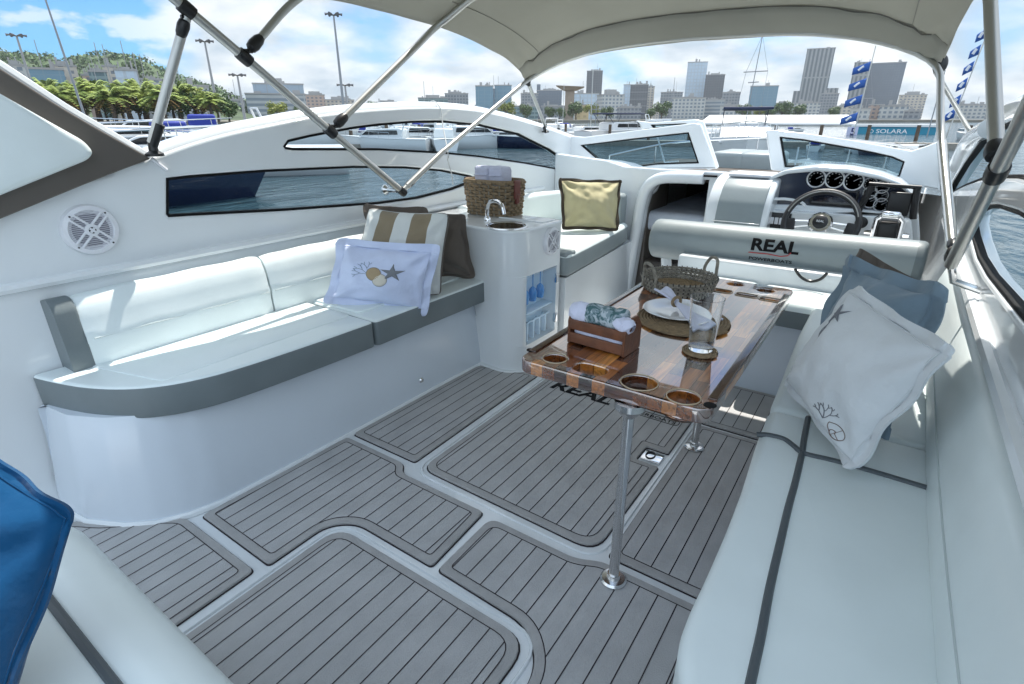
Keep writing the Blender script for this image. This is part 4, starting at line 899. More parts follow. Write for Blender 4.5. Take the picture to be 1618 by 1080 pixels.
# raised welt along the back of the seat
for (ya, yb) in ((.62, 1.58), (1.63, 2.44)):
    mk('seat_panel', prism(rcorner([(-2.41, ya), (-2.03, ya + (.10 if ya < 1 else 0)), (-2.03, yb), (-2.41, yb)], .03, 3), CT - .01, CT + .004, .006, 2), vinyl, set1)
def backrest(ya, yb, name='backrest', x0=-2.375, x1=-2.425, zb=.545, zt=.835, ends=True):
    prof = []
    out = []
    vs = []; fs = []; ny = 18
    pf = [(x0, zb), (x0 - .004, zb + .10), (x0 + .003, zb + .125), (x0 - .006, zb + .15), (x0 - .012, zb + .20), (x0 - .022, zt - .05), (x0 - .042, zt - .012), (x0 - .07, zt), (x0 - .10, zt - .01), (-2.5, zt - .02), (-2.5, zb)]
    pf = pf[:]; n = len(pf)
    for i in range(ny + 1):
        t = i / ny; y = ya + (yb - ya) * t; e = min(t, 1 - t); sh = .009 * max(0, 1 - e * ny / 1.2) ** 2
        for (x, z) in pf: vs.append(V(x - (sh if x > -2.49 else 0), y, z - (sh if z > zt - .06 else 0) + .002 * math.sin(y * 23 + z * 9)))
    for i in range(ny):
        for k in range(n): fs.append((i * n + k, i * n + (k + 1) % n, (i + 1) * n + (k + 1) % n, (i + 1) * n + k))
    fs.append(tuple(range(n))[::-1]); fs.append(tuple(range(ny * n, ny * n + n)))
    return mk(name, (vs, fs), vinyl, set1, 50)
backrest(.64, 1.40); backrest(1.41, 2.44)
for ya_, yb_ in ((.66, 1.39), (1.42, 2.43)): mk('backrest_seam', tube([V(-2.3735 + .0015 * math.sin(y * 23), y, .668 + .0015 * math.sin(y * 31)) for y in [ya_ + (yb_ - ya_) * i / 30 for i in range(31)]], .0025, 5), mat('seam_thread', (.50, .56, .56), .7), set1)
e = [(-2.5, .50), (-2.378, .50), (-2.384, .66), (-2.396, .79), (-2.418, .826), (-2.45, .834), (-2.5, .82)]
mk('backrest_end', prism(rcorner(e, .012, 3), .57, .645, .012, 3, lambda v: V(v.x, v.z, v.y)), vgray, set1)
d = Xp(665, 600, -1.905); dr = mk('drain_fitting', lathe([(.016, 0), (.016, .006), (.011, .012), (.001, .012)], (d.x, d.y, d.z), 16, 'X'), chrome, set1)

# ================================================================ wet bar
bar = empty('wet_bar', (-1.8, 2.7, 0), 'white moulded wet bar cabinet with steel sink, round speaker and glass-fronted locker', 'cabinet')
XB = -1.63; ZB = .87
bf = rcorner([(-2.45, 2.50), (-1.935, 2.44), (-1.72, 2.425), (XB, 2.50), (XB + .01, 2.905), (-2.45, 2.905)], [0, .12, .12, .10, .03, 0], 8)
# carcass with an open locker behind the door
p1 = Xp(828, 432, XB); p2 = Xp(880, 420, XB); p3 = Xp(828, 551, XB)
ly0, ly1 = 2.515, 2.845; lz0, lz1 = .17, .60
hollow = [(XB - .22, ly0), (XB + .02, ly0), (XB + .02, ly1), (XB - .22, ly1)]
mk('cabinet_plinth', prism(bf, 0, lz0), gel, bar); mk('cabinet_body', prism(bf, lz1, ZB - .02), gel, bar)
nb = rcorner([(-2.45, 2.50), (-1.935, 2.44), (-1.72, 2.425), (XB - .003, 2.495), (XB, 2.52), (XB - .2, 2.52), (XB - .2, 2.845), (XB + .01, 2.845), (XB + .01, 2.905), (-2.45, 2.905)], [0, .12, .12, .08, 0, 0, 0, 0, .03, 0], 8)
mk('cabinet_sides', prism(nb, lz0, lz1), gel, bar)
mk('counter_top', prism(inset(bf, -.006), ZB - .02, ZB, .012, 4), gel, bar)
mk('toe_flange', prism(inset(bf, -.03), 0, .02, .012, 3), gel, bar)
lw = mat('locker_lining', (.72, .84, .93), .5)
mk('locker_back', box(XB - .092, XB - .088, 2.52, 2.845, lz0, lz1), lw, bar)
mk('shelf', box(XB - .085, XB - .012, 2.53, 2.84, .355, .363), lw, bar)
mk('bottle_rack', join(*[box(XB - .05, XB - .02, 2.56 + .07 * k, 2.575 + .07 * k, .18, .30) for k in range(4)] + [box(XB - .03, XB - .022, 2.53, 2.84, .29, .30)]), lw, bar)
mk('locker_door', prism(rcorner([(ly0 + .002, lz0 + .01), (ly1 - .002, lz0 + .01), (ly1 - .002, lz1 - .01), (ly0 + .002, lz1 - .01)], .03, 4), 0, .006, .001, 1, lambda v: V(XB + .004 + v.z, v.x, v.y)), glassmat('clear_acrylic', (.93, .97, 1.0), 1.3), bar)
for zz in (.26, .52): mk('hinge', box(XB + .003, XB + .022, ly1 - .012, ly1 + .012, zz - .03, zz + .03, .004), chrome, bar)
ss = Xp(868, 388, XB)
speaker(ss, .083, lambda v: V(XB + .004 + v.z, 2.77 + v.x, .765 + v.y), bar)
sc = Zp(801, 357.5, ZB)
mk('sink_bowl', lathe([(.122, .0005), (.120, .006), (.114, .0085), (.107, .007), (.104, .0035), (.001, .0032)], sc, 36), steel, bar)
mk('sink_shade', lathe([(.104, .0), (.06, -.0003), (.001, -.0003)], sc + V(0, 0, .0045), 32), mat('sink_shade_dark', (.05, .055, .06), .12, metal=.8), bar)  # dark disc painting the shade inside the bowl
fa = Zp(762, 345, ZB)
mk('faucet', join(tube(catmull([V(-1.98, 2.62, ZB), V(-1.98, 2.62, ZB + .07), V(-1.95, 2.61, ZB + .115), V(-1.90, 2.60, ZB + .125), V(-1.85, 2.585, ZB + .11), V(-1.825, 2.575, ZB + .06)], 6), .011, 10), lathe([(.022, 0), (.022, .015), (.012, .03)], (-1.98, 2.62, ZB), 16)), chrome, bar)
mk('counter_lid', prism(rcorner([(-2.0, 2.75), (-1.66, 2.74), (-1.655, 2.89), (-2.0, 2.89)], .02, 3), ZB + .0006, ZB + .006, .003, 2), gel, bar)
# wine glasses hanging in the locker
gm = mat('blue_glass', (.10, .33, .70), .1, coat=.5)
def wineglass(loc, label):
    g = empty('wine_glass', loc, label, 'wine glass', 'blue stemmed glasses hanging in the locker')
    mk('glass_bowl', lathe([(.004, -.085), (.02, -.10), (.027, -.13), (.022, -.175)], loc, 14), gm, g)
    mk('stem', lathe([(.024, 0), (.022, -.003), (.004, -.006), (.003, -.085)], loc, 12), gm, g)
for i, yv in enumerate((2.575, 2.66, 2.745)):
    wineglass(V(XB - .045, yv, .588), ['blue stemmed glass hanging nearest the left edge of the locker', 'blue stemmed glass hanging between two others in the locker', 'blue stemmed glass hanging nearest the hinges in the locker'][i])

# ================================================================ forward lounge (port)
lou = empty('forward_lounge_seat', (-2.0, 3.5, 0), 'sunlit white corner seat with light grey front band beyond the wet bar', 'settee')
lf = [(XP, 2.93), (-1.60, 2.93), (-1.66, 3.6), (-1.71, 4.27), (XP, 4.27)]
mk('lounge_base', prism(lf, 0, .50, .0), gel, lou)
lc = rcorner([(-2.48, 2.92), (-1.585, 2.92), (-1.645, 3.6), (-1.72, 4.21), (-2.40, 4.25)], [0, .05, .3, .07, 0], 4)
a = prism(lc, .515, .655, .035, 5, r0=.01)
idx = [0 if sum(a[0][i].z for i in f) / len(f) > .63 else 1 for f in a[1]]
mk('seat_cushion', a, [vinyl, vlgray], lou, 40, idx)
mk('corner_patch', box(-1.78, -1.60, 2.925, 3.06, .63, .662, .012), vlgray, lou)
# curved backrest: along the wall then across the bulkhead
def ribbon(path, z0, z1, th, r=.03):
    """cushion following a plan path; th towards the right-hand side"""
    pts = catmull([V(a, b, 0) for a, b in path], 6); n = len(pts); sec = [(0, z0), (0, z1 - r), (r * .3, z1 - r * .3), (r, z1), (th - r, z1), (th - r * .3, z1 - r * .3), (th, z1 - r), (th, z0)]
    vs, fs = [], []; m = len(sec)
    for i, p in enumerate(pts):
        d = (pts[min(i + 1, n - 1)] - pts[max(i - 1, 0)]).normalized(); nr = V(d.y, -d.x, 0)
        for (s, z) in sec: q = p + nr * s; vs.append(V(q.x, q.y, z))
    for i in range(n - 1):
        for k in range(m): fs.append((i * m + k, i * m + (k + 1) % m, (i + 1) * m + (k + 1) % m, (i + 1) * m + k))
    fs.append(tuple(range(m))[::-1]); fs.append(tuple(range((n - 1) * m, n * m))); return vs, fs
mk('lounge_backrest', ribbon([(-2.47, 2.92), (-2.47, 3.4), (-2.44, 3.85), (-2.30, 4.13), (-2.08, 4.22), (-1.86, 4.23)], .62, .885, .10), vinyl, lou, 50)
mk('backrest_end', box(-1.86, -1.765, 4.10, 4.235, .60, .885, .03, 4), vlgray, lou)

# ================================================================ starboard settee
st = empty('starboard_settee', (0, 1.5, 0), 'pale vinyl settee with dark piping seams along the right side of the cockpit', 'settee')
edge_px = [(1262, 530), (1250, 560), (1235, 600), (1215, 650), (1195, 700), (1172, 775), (1145, 845), (1112, 920), (1090, 965), (1075, 1005), (1070, 1040), (1073, 1080), (1085, 1140), (1110, 1200)]
ed = zlist(edge_px, CT - .02)
ed = [(a, b) for a, b in ed]
o = ed + [(-.02, .35), (.2, .3), (.24, .6), (.24, 2.9), (-.2, 2.9)]
def stc(ya, yb, z1):
    pts = [p for p in ed if ya < p[1] < yb]
    def xe(y):
        for (a, b) in zip(ed, ed[1:]):
            if b[1] <= y <= a[1]: return b[0] + (a[0] - b[0]) * (y - b[1]) / (a[1] - b[1])
        return ed[0][0] if y > ed[0][1] else ed[-1][0]
    return [(xe(yb), yb)] + pts + [(xe(ya), ya), (.26, ya), (.26, yb)], xe
yj = 1.77
pa, xe = stc(ed[-1][1] + .01, yj - .006, CT); pb, _ = stc(yj + .006, 3.0, CT)
mk('seat_cushion', prism(rcorner(pa, [.03] + [.04] * (len(pa) - 3) + [0, 0], 3), .42, CT, .03, 6), vinyl, st, 50)
mk('seat_cushion', prism(rcorner(pb, [.03] + [.04] * (len(pb) - 3) + [0, 0], 3), .42, CT, .03, 6), vinyl, st, 50)
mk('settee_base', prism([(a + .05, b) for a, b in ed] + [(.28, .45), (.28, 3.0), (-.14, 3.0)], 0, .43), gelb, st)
pip = zlist([(1277, 660), (1271, 690), (1267, 716), (1257, 760), (1246, 800), (1232, 860), (1216, 930), (1203, 1000), (1192, 1050), (1182, 1100), (1176, 1160)], CT)
mk('piping', join(tube(catmull([V(a, b, CT + .001) for a, b in pip], 4), .0085, 8)), piping, st)
pt = zlist([(1196, 684), (1215, 688), (1238, 694), (1255, 706), (1270, 717), (1320, 729), (1380, 746), (1463, 771)], CT)
mk('piping', tube(catmull([V(a, b, CT + .001 - (.006 if k_ == 0 else 0)) for k_, (a, b) in enumerate(pt)], 4), .0085, 8), piping, st)
# backrest pad leaning out to the coaming
bb = zlist([(1448, 660), (1452, 700), (1466, 790), (1481, 900), (1490, 980), (1497, 1080), (1500, 1180)], CT)
vs, fs = [], []; ys = [3.0, 2.6, 2.2, 1.9, 1.6, 1.4, 1.2, 1.0, .8, .6, .4]
for y in ys:
    sec = [(.245, CT - .05), (.238, CT + .03), (.236, CT + .08), (.243, CT + .15), (.257, CT + .22), (.272, CT + .27), (.29, CT + .285), (.34, CT + .28), (.34, CT - .05)]
    for (x, z) in sec: vs.append(V(x + .006 * math.sin(y * 3.3) * (1 if x < .28 else 0), y, z + .004 * math.sin(y * 5)))
m = 9
for i in range(len(ys) - 1):
    for k in range(m): fs.append((i * m + k, i * m + (k + 1) % m, (i + 1) * m + (k + 1) % m, (i + 1) * m + k))
fs.append(tuple(range(m))[::-1]); fs.append(tuple(range((len(ys) - 1) * m, len(ys) * m)))
mk('backrest', (vs, fs), vinyl, st, 60)
mk('backrest_seam', tube([V(.2375 + .006 * math.sin(y * 3.3), y, CT + .105 + .004 * math.sin(y * 5)) for y in [.4 + .1 * i for i in range(27)]], .0022, 5), mat('seam_thread', (.50, .56, .56), .7), st)

# ================================================================ aft seat at the lower left
af = empty('aft_seat', (-1.4, .2, 0), 'rounded white vinyl seat with dark piping in the near left corner', 'settee')
e1 = zlist([(118, 822), (135, 838), (230, 935), (300, 1003), (375, 1080), (470, 1175)], .50)
e2 = zlist([(72, 946), (110, 990), (150, 1035), (186, 1080), (240, 1150)], .55)
P0 = V(*e1[0], 0); P5 = V(*e1[-1], 0); dr_ = (P5 - P0).normalized(); nr = V(dr_.y, -dr_.x, 0)
if (V(*e2[0], 0) - P0).dot(nr) < 0: nr = -nr
wd = (V(*e2[1], 0) - P0).dot(nr); wd = max(.05, wd)
def aft(s, t, z): q = P0 + dr_ * s + nr * t; return V(q.x, q.y, z)
sec = [(.03, .25), (.0, .36), (-.004, .44), (.004, .50), (.02, .528), (.05, .545), (wd * .6, .558), (wd - .015, .556), (wd, .545), (wd + .015, .556), (wd + .2, .562), (wd + .5, .562), (wd + .5, .25)]
vs, fs = [], []; m = len(sec); SN = [0, .02, .06, .12, .3, .6, .9, 1.2]
for i, s in enumerate(SN):
    k_ = {0: .05, 1: .025, 2: .006}.get(i, 0)
    for (t, z) in sec: vs.append(aft(s - .01, t, z - k_ * (1 if z > .4 else 0)))
for i in range(len(SN) - 1):
    for k in range(m): fs.append((i * m + k, i * m + (k + 1) % m, (i + 1) * m + (k + 1) % m, (i + 1) * m + k))
fs.append(tuple(range(m))[::-1]); fs.append(tuple(range((len(SN) - 1) * m, len(SN) * m)))
mk('seat_cushion', (vs, fs), vinyl, af, 60)
mk('piping', tube([aft(s, wd, .552) for s in (0.0, .3, .6, 1.2)], .009, 8), piping, af)
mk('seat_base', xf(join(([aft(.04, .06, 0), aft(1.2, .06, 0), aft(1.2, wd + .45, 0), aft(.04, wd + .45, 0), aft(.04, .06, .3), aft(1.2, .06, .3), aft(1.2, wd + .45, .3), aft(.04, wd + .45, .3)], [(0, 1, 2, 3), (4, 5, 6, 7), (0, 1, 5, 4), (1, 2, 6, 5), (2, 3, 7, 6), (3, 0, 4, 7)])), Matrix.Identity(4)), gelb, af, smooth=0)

# ================================================================ helm bench with bolster
hb = empty('helm_bench', (-.5, 3.4, 0), 'white bench facing the table under a long grey bolster backrest with black lettering', 'bench')
mk('bench_base', prism([(-.62, 3.05), (.24, 3.05), (.24, 3.42), (-1.05, 3.42), (-1.05, 3.20)], 0, .43), gelb, hb)
mk('upright_panel', box(-1.02, .22, 3.31, 3.42, .40, .66, .02), gel, hb)
for (xa, xb) in ((-1.0, -.51), (-.50, .02)):
    a = prism(rcorner([(xa, 2.98), (xb, 2.98), (xb, 3.32), (xa, 3.32)], .04, 4), .43, .565, .045, 5)
    mk('seat_cushion', a, [vinyl, vgray], hb, 50, [0 if sum(a[0][i].z for i in f) / len(f) > .515 else 1 for f in a[1]])
L_ = Yp(1034, 368, 3.5); Rr = Yp(1466, 418, 3.5); br = .128
bc0 = V(-1.25, 3.5, .705); bc1 = V(.215, 3.5, .725)
def bol(t, a, r=br): c = bc0.lerp(bc1, t); return c + V(0, -math.cos(a) * r * .92, math.sin(a) * r)
vs, fs = [], []; NS = 26; ts = [0, .006, .015] + [i / 20 for i in range(1, 20)] + [.968, .985, .994, 1]
for i, t in enumerate(ts):
    rr = br * {0: .84, 1: .94, 2: .985}.get(i, {len(ts) - 1: .88, len(ts) - 2: .96}.get(i, 1))
    for k in range(NS): vs.append(bol(t, 2 * math.pi * k / NS, rr))
for i in range(len(ts) - 1):
    for k in range(NS): fs.append((i * NS + k, i * NS + (k + 1) % NS, (i + 1) * NS + (k + 1) % NS, (i + 1) * NS + k))
fs.append(tuple(range(NS))[::-1]); fs.append(tuple(range((len(ts) - 1) * NS, len(ts) * NS)))
bo = mk('bolster', (vs, fs), [vlgray, vgray], hb, 60, [1 if (i < len(fs) - 2 and i // NS >= len(ts) - 4) or i == len(fs) - 1 else 0 for i in range(len(fs))])
def boltext(body, xs, zs, size, off, sx, shear=0, m=rubber):
    return plate(None, [], .0012, 0, lambda v: bol(((xs + v.x * sx + v.y * shear) - bc0.x) / (bc1.x - bc0.x), math.asin(max(-.95, min(.95, (zs + v.y - bc0.lerp(bc1, .5).z) / br))), br + .0016 + v.z), body=body, size=size, offset=off)
tx = Yp(1187, 380, 3.38).x
mk('lettering', join(boltext('REAL', tx, .730, .088, .0032, 1.28, .0), boltext('POWERBOATS', tx, .671, .025, .0003, 1.42)), rubber, bo, smooth=0)
sw = mat('red_stripe', (.45, .03, .03), .4)
pts = [(tx - .005, .713), (tx + .10, .714), (tx + .17, .708), (tx + .205, .716), (tx + .22, .734)]
mk('logo_swoosh', tube([bol((x - bc0.x) / (bc1.x - bc0.x), math.asin((z - .715) / br), br + .002) for x, z in pts], .0028, 6), sw, bo)
for (xx, z0_) in ((-1.18, .1), (.1, .4)):
    mk('bolster_strut', tube([V(xx, 3.56, .60), V(xx + .06, 3.60, z0_)], .035, 12), gel, hb)
mk('grab_handle', tube(catmull([Yp(*p, 3.28) for p in ((1256, 424), (1265, 437), (1280, 444), (1296, 441), (1307, 431))], 5), .008, 8), black, hb)

# ================================================================ helm console
hc = empty('helm_console', (-.4, 4.2, 0), 'white helm console with dark dashboard, round gauges and steering wheel', 'helm console')
def C2(px, py, y): p = Yp(px, py, y); return (p.x, p.z)
yd = 4.18
body = [C2(1140, 470, yd), C2(1183, 340, yd), C2(1196, 322, yd), C2(1203, 297, yd), C2(1216, 279, yd), C2(1240, 268, yd), C2(1290, 262, yd), C2(1340, 265, yd), C2(1390, 275, yd), C2(1425, 288, yd), C2(1443, 305, yd), C2(1452, 345, yd), C2(1460, 470, yd)]
panel = [C2(1200, 322, yd), C2(1206, 300, yd), C2(1220, 283, yd), C2(1245, 274, yd), C2(1290, 270, yd), C2(1340, 273, yd), C2(1390, 283, yd), C2(1420, 293, yd), C2(1435, 306, yd), C2(1436, 336, yd), C2(1400, 334, yd), C2(1340, 329, yd), C2(1270, 324, yd)]
mk('console_body', plate(rcorner(body, .03, 3), [], .50, .012, lambda v: V(v.x, yd + .30 + v.z, v.y)), gel, hc)
mk('dash_hood', plate(rcorner(body[1:12] + [panel[9]] + panel[:0], .02, 3), [rcorner(panel, .015, 3)], .09, .012, lambda v: V(v.x, yd + .025 + v.z, v.y)), gel, hc)
navy = mat('navy_dash', (.012, .02, .045), .16, coat=.5)
dp = mk('instrument_panel', plate(rcorner(inset(panel, -.004), .015, 3), [], .012, .002, lambda v: V(v.x, yd + .04 + v.z, v.y)), navy, hc)
yp = yd + .032
g_face = mat('gauge_face', (.03, .04, .07), .3); g_mark = mat('gauge_marks', (.6, .62, .65), .5)
for (gx, gy, gr) in [(1290, 282, 13), (1319, 283, 13), (1349, 286, 13.5), (1375, 290, 9), (1394, 295, 9), (1375, 304, 9), (1375, 318, 9), (1393, 309, 8.5), (1392, 323, 9.5)]:
    c_ = Yp(gx, gy, yp); rr = gr / FPX * 3.42 * 1.12
    g = mk('gauge', lathe([(rr, .0), (rr, -.010), (rr * .92, -.014), (rr * .84, -.010), (rr * .84, .0)], c_, 24, 'Y'), mat('gauge_bezel', (.75, .76, .77), .3, metal=.5), hc)
    mk('dial', lathe([(rr * .84, -.003), (.001, -.003)], c_, 20, 'Y'), g_face, g)
    nd = []
    for k in range(9):
        a = R(-210 + 30 * k); q = c_ + V(math.cos(a) * rr * .66, -.005, -math.sin(a) * rr * .66); nd.append(box(q.x - rr * .05, q.x + rr * .05, q.y, q.y + .001, q.z - rr * .05, q.z + rr * .05))
    nd.append(tube([c_ + V(0, -.006, 0), c_ + V(rr * .5, -.006, rr * .35)], rr * .03, 4))
    mk('dial_marks', join(*nd), g_mark, g, smooth=0)
s0 = Yp(1284, 297, yp); s1 = Yp(1352, 328, yp)
sc_ = mk('chart_screen', box(s0.x, s1.x, yp - .018, yp + .002, s1.z, s0.z, .006), black, hc)
mk('screen_glass', box(s0.x + .012, s1.x - .012, yp - .0195, yp - .0175, s1.z + .016, s0.z - .01), mat('screen_black', (.006, .01, .02), .05, coat=1), sc_)
# ledge and switch panel under the dash
ylo = 4.10
lo = [C2(1180, 345, ylo), C2(1187, 330, ylo), C2(1440, 345, ylo), C2(1450, 470, ylo), C2(1160, 440, ylo)]
mk('lower_dash', plate(rcorner(lo, .02, 3), [], .08, .01, lambda v: V(v.x, ylo + .04 + v.z, v.y)), gel, hc)
mk('ledge_rail', tube(catmull([Yp(*p, ylo) for p in ((1202, 323), (1212, 316), (1240, 314), (1265, 319), (1273, 326))], 5), .009, 8), gel, hc)
s0 = Yp(1209, 334, ylo); s1 = Yp(1246, 365, ylo)
spn = mk('switch_panel', box(s0.x, s1.x, ylo - .012, ylo + .004, s1.z, s0.z, .004), black, hc)
for i in range(5):
    for j in range(2):
        a = s0.x + .014 + i * (s1.x - s0.x - .026) / 5; zz = s0.z - .03 - j * .075
        mk('switch', box(a, a + (s1.x - s0.x) / 7.4, ylo - .020, ylo - .010, zz - .045, zz, .003), white, spn)
# steering wheel
wc = Yp(1296, 352, 3.95); tilt = R(28); wr = .208
def wf(v): return wc + V(v.x, v.z * -math.cos(tilt) + v.y * math.sin(tilt), v.y * math.cos(tilt) + v.z * math.sin(tilt))
leather = mat('dark_leather', (.022, .022, .024), .42, bump=.1, bump_scale=200)
ang = [i * 2 * math.pi / 48 for i in range(48)]
whl = empty('steering_wheel', wc, None); whl.parent = hc; whl.location = wc - hc.location
def wmk(name, vf, m, par=None): return mk(name, mapf(vf, wf), m, par or whl)
wmk('wheel_rim', tube([V(wr * math.cos(a), wr * math.sin(a), 0) for a in ang], .019, 12, closed=True), leather)
wmk('wheel_trim', tube([V((wr - .004) * math.cos(a), (wr - .004) * math.sin(a), .017) for a in ang[2:23]], .004, 6), alu)
for a in (R(-8), R(188), R(-90)):
    sp_ = []
    for w_ in (-.016, .016):
        d_ = V(math.cos(a), math.sin(a), 0); n_ = V(-d_.y, d_.x, 0)
        sp_.append(tube([d_ * .055 + n_ * w_, d_ * (wr - .01) + n_ * w_ * 1.6], .007, 8))
    wmk('wheel_spoke', join(*sp_), chrome)
    d_ = V(math.cos(a), math.sin(a), 0)
    wmk('spoke_grip', xf(box(wr - .065, wr - .0, -.038, .038, -.012, .012, .009), Matrix.Rotation(a, 4, 'Z')), leather)
wmk('hub', lathe([(.070, -.01), (.070, .006), (.06, .016), (.044, .018)], (0, 0, 0), 28), chrome)
wmk('horn_pad', lathe([(.044, .014), (.044, .024), (.035, .03), (.001, .031)], (0, 0, 0), 24), black)
wmk('horn_lettering', plate(None, [], .001, 0, lambda v: V(v.x - .022, v.y - .005, .032 + v.z), body='REAL', size=.019, offset=.0004), g_mark)
mk('steering_column', tube([wf(V(0, 0, -.01)), V(wc.x, 4.16, wc.z - .03)], .045, 14), black, hc)
# ignition with red lanyard, throttle
ig = Yp(1361, 351, ylo)
k_ = mk('ignition_switch', lathe([(.036, 0), (.036, -.012), (.022, -.02), (.001, -.02)], (ig.x, ylo, ig.z), 18, 'Y'), black, hc)
mk('lanyard', tube(catmull([V(ig.x, ylo - .02, ig.z - .01), V(ig.x - .004, ylo - .045, ig.z - .04), V(ig.x - .012, ylo - .04, ig.z - .075), V(ig.x - .006, ylo - .04, ig.z - .10)], 6), .004, 6), mat('red_cord', (.6, .03, .03), .5), k_)
tb = Yp(1402, 362, 4.02)
th = mk('throttle', join(box(tb.x - .055, tb.x + .055, 3.97, 4.12, tb.z - .12, tb.z + .05, .02, 3)), black, hc)
for s in (-1, 1):
    mk('throttle_lever', join(tube([V(tb.x + s * .068, 4.03, tb.z - .07), V(tb.x + s * .066, 3.99, tb.z + .06), V(tb.x + s * .03, 3.97, tb.z + .10)], .016, 10), tube([V(tb.x + s * .07, 4.03, tb.z - .03), V(tb.x + s * .115, 4.03, tb.z - .03)], .013, 8)), chrome, th)
mk('throttle_head', box(tb.x - .05, tb.x + .05, 3.95, 4.0, tb.z + .07, tb.z + .115, .014, 3), chrome, th)
for (gx, gy, w2, h2) in ((1403, 316, 30, 32),):
    c_ = Yp(gx, gy, 4.12)
    mk('display_bracket', join(tube([c_ + V(-.12, 0, .09), c_ + V(.15, 0, .085)], .012, 8), tube([c_ + V(-.10, 0, .08), c_ + V(-.15, 0, -.11)], .02, 8), tube([c_ + V(.13, 0, .08), c_ + V(.15, 0, -.10)], .02, 8)), black, hc)
    dd = mk('small_display', box(c_.x + .0, c_.x + .12, 4.13, 4.16, c_.z - .09, c_.z + .05, .01), black, hc)
# rounded locker left of the helm
lk = [(-1.185, 0), (-1.185, .93), (-1.165, 1.0), (-1.12, 1.045), (-1.05, 1.065), (-.70, 1.065), (-.70, 0)]
lx = Yp(1116, 330, 4.0).x
vs, fs = [], []
prof = [(3.93, .0), (3.93, .55), (3.94, .75), (3.98, .90), (4.06, 1.0), (4.16, 1.055), (4.30, 1.075), (4.5, 1.075), (4.5, .0)]
mk('side_locker', plate(rcorner(prof, [0, .1, .1, .1, .1, .1, .05, 0, 0], 4), [], .42, .02, lambda v: V(lx + .21 + v.z, v.x, v.y)), gel, hc)
mk('locker_lid', plate(rcorner([(3.924, .60), (3.934, .75), (3.974, .905), (4.055, 1.008), (4.16, 1.063), (4.10, .9), (4.0, .62)], .03, 3), [], .30, .004, lambda v: V(lx + .23 + v.z, v.x, v.y)), vlgray, hc)
mk('locker_trim', box(lx + .07, lx + .38, 3.918, 3.93, .783, .79, .002), chrome, hc)
mk('tray', box(lx + .08, lx + .36, 4.15, 4.42, 1.062, 1.085, .01), white, hc)
# ================================================================ bimini top
bi = empty('bimini_top', (-1.1, 2.3, 1.6), 'beige canvas sun shade stretched over crossed aluminium tubes with black joints', 'bimini top')
FYC, SYC = 3.57, -1.1
# canvas: rows fore-aft (v) with port edge, centre and starboard edge heights
CY = [.75, 1.0, 1.4, 1.97, 2.55, 2.85, 3.15, 3.38, 3.52, 3.60]
PXE = [-2.46, -2.46, -2.44, -2.30, -2.31, -2.24, -2.22, -2.26, -2.31, -2.335]  # aft rows widened, out of view, to cut the sun on the port side
PZE = [1.86, 1.90, 1.93, 1.945, 1.925, 1.87, 1.80, 1.745, 1.71, 1.70]
SXE = [.42, .42, .42, .30, .11, .09, .075, .07, .065, .065]  # aft rows stretched beyond the frame so the starboard backrest stays shaded
SZE = [1.86, 1.88, 1.90, 1.91, 1.88, 1.84, 1.79, 1.74, 1.705, 1.69]
CZE = [2.08, 2.13, 2.17, 2.20, 2.17, 2.12, 2.05, 1.98, 1.905, 1.865]
def interp(xs, ys, x):
    if x <= xs[0]: return ys[0]
    for a, b, c, d in zip(xs, xs[1:], ys, ys[1:]):
        if x <= b: return c + (d - c) * (x - a) / (b - a)
    return ys[-1]
def smooth_i(ys, y):
    e = .07; return (interp(CY, ys, y - e) + interp(CY, ys, y) + interp(CY, ys, y + e)) / 3
def cpos(u, y):
    a = smooth_i(PXE, y); b = smooth_i(SXE, y); s = (u + 1) / 2; x = a + (b - a) * s
    ez = smooth_i(PZE, y) * (1 - s) + smooth_i(SZE, y) * s; cz = smooth_i(CZE, y)
    k = (1 - abs(u) ** 3.2)
    wr_ = .006 * noise.noise(V(x * 2.2, y * 3.1, 0)) + .003 * noise.noise(V(x * 9, y * 1.3, 4)) * (1 if abs(u) > .6 else .4)
    pull = -.012 * math.exp(-((abs(u) - .93) / .08) ** 2) * math.exp(-((y - 3.35) / .25) ** 2) * math.sin(x * 60 + y * 20)
    return V(x, y, ez + (cz - ez) * k + wr_ + pull)
NU, NV = 72, 90; vs = []; fs = []
for j in range(NV + 1):
    y = CY[0] + (CY[-1] - CY[0]) * j / NV
    for i in range(NU + 1):
        u = -1 + 2 * i / NU; vs.append(cpos(u, y))
for j in range(NV):
    for i in range(NU):
        a = j * (NU + 1) + i; fs.append((a, a + 1, a + NU + 2, a + NU + 1))
cv = mk('canvas', (vs, fs), canvas, bi, 180)
sm = cv.modifiers.new('thickness', 'SOLIDIFY'); sm.thickness = .003
# sewn pocket at the front: inner layer hanging a little lower, with stitch lines
hem = []
for (yy0, yy1, dz) in ((3.36, 3.60, -.013),):
    vs = []; fs = []
    for j in range(7):
        y = yy0 + (yy1 - yy0) * j / 6
        for i in range(NU + 1):
            u = -1 + 2 * i / NU; p = cpos(u * .992, y); b_ = dz * (1.9 if 1 < j < 6 else (1 if j else .25)); vs.append(p + V(0, 0, b_ + .003 * noise.noise(V(p.x * 5, y * 6, 2))))
    for j in range(6):
        for i in range(NU):
            a = j * (NU + 1) + i; fs.append((a, a + 1, a + NU + 2, a + NU + 1))
    hm = mk('front_pocket', (vs, fs), canvas, bi, 180); h2 = hm.modifiers.new('thickness', 'SOLIDIFY'); h2.thickness = .0025
seam_m = mat('stitch_grey', (.16, .155, .14), .8)
mk('seam', tube([cpos(-.93 + 1.86 * i / 60, 3.352 + .012 * math.sin(i * .9) * (1 if i < 10 or i > 48 else .2)) + V(0, 0, -.012) for i in range(61)], .003, 5), seam_m, bi)
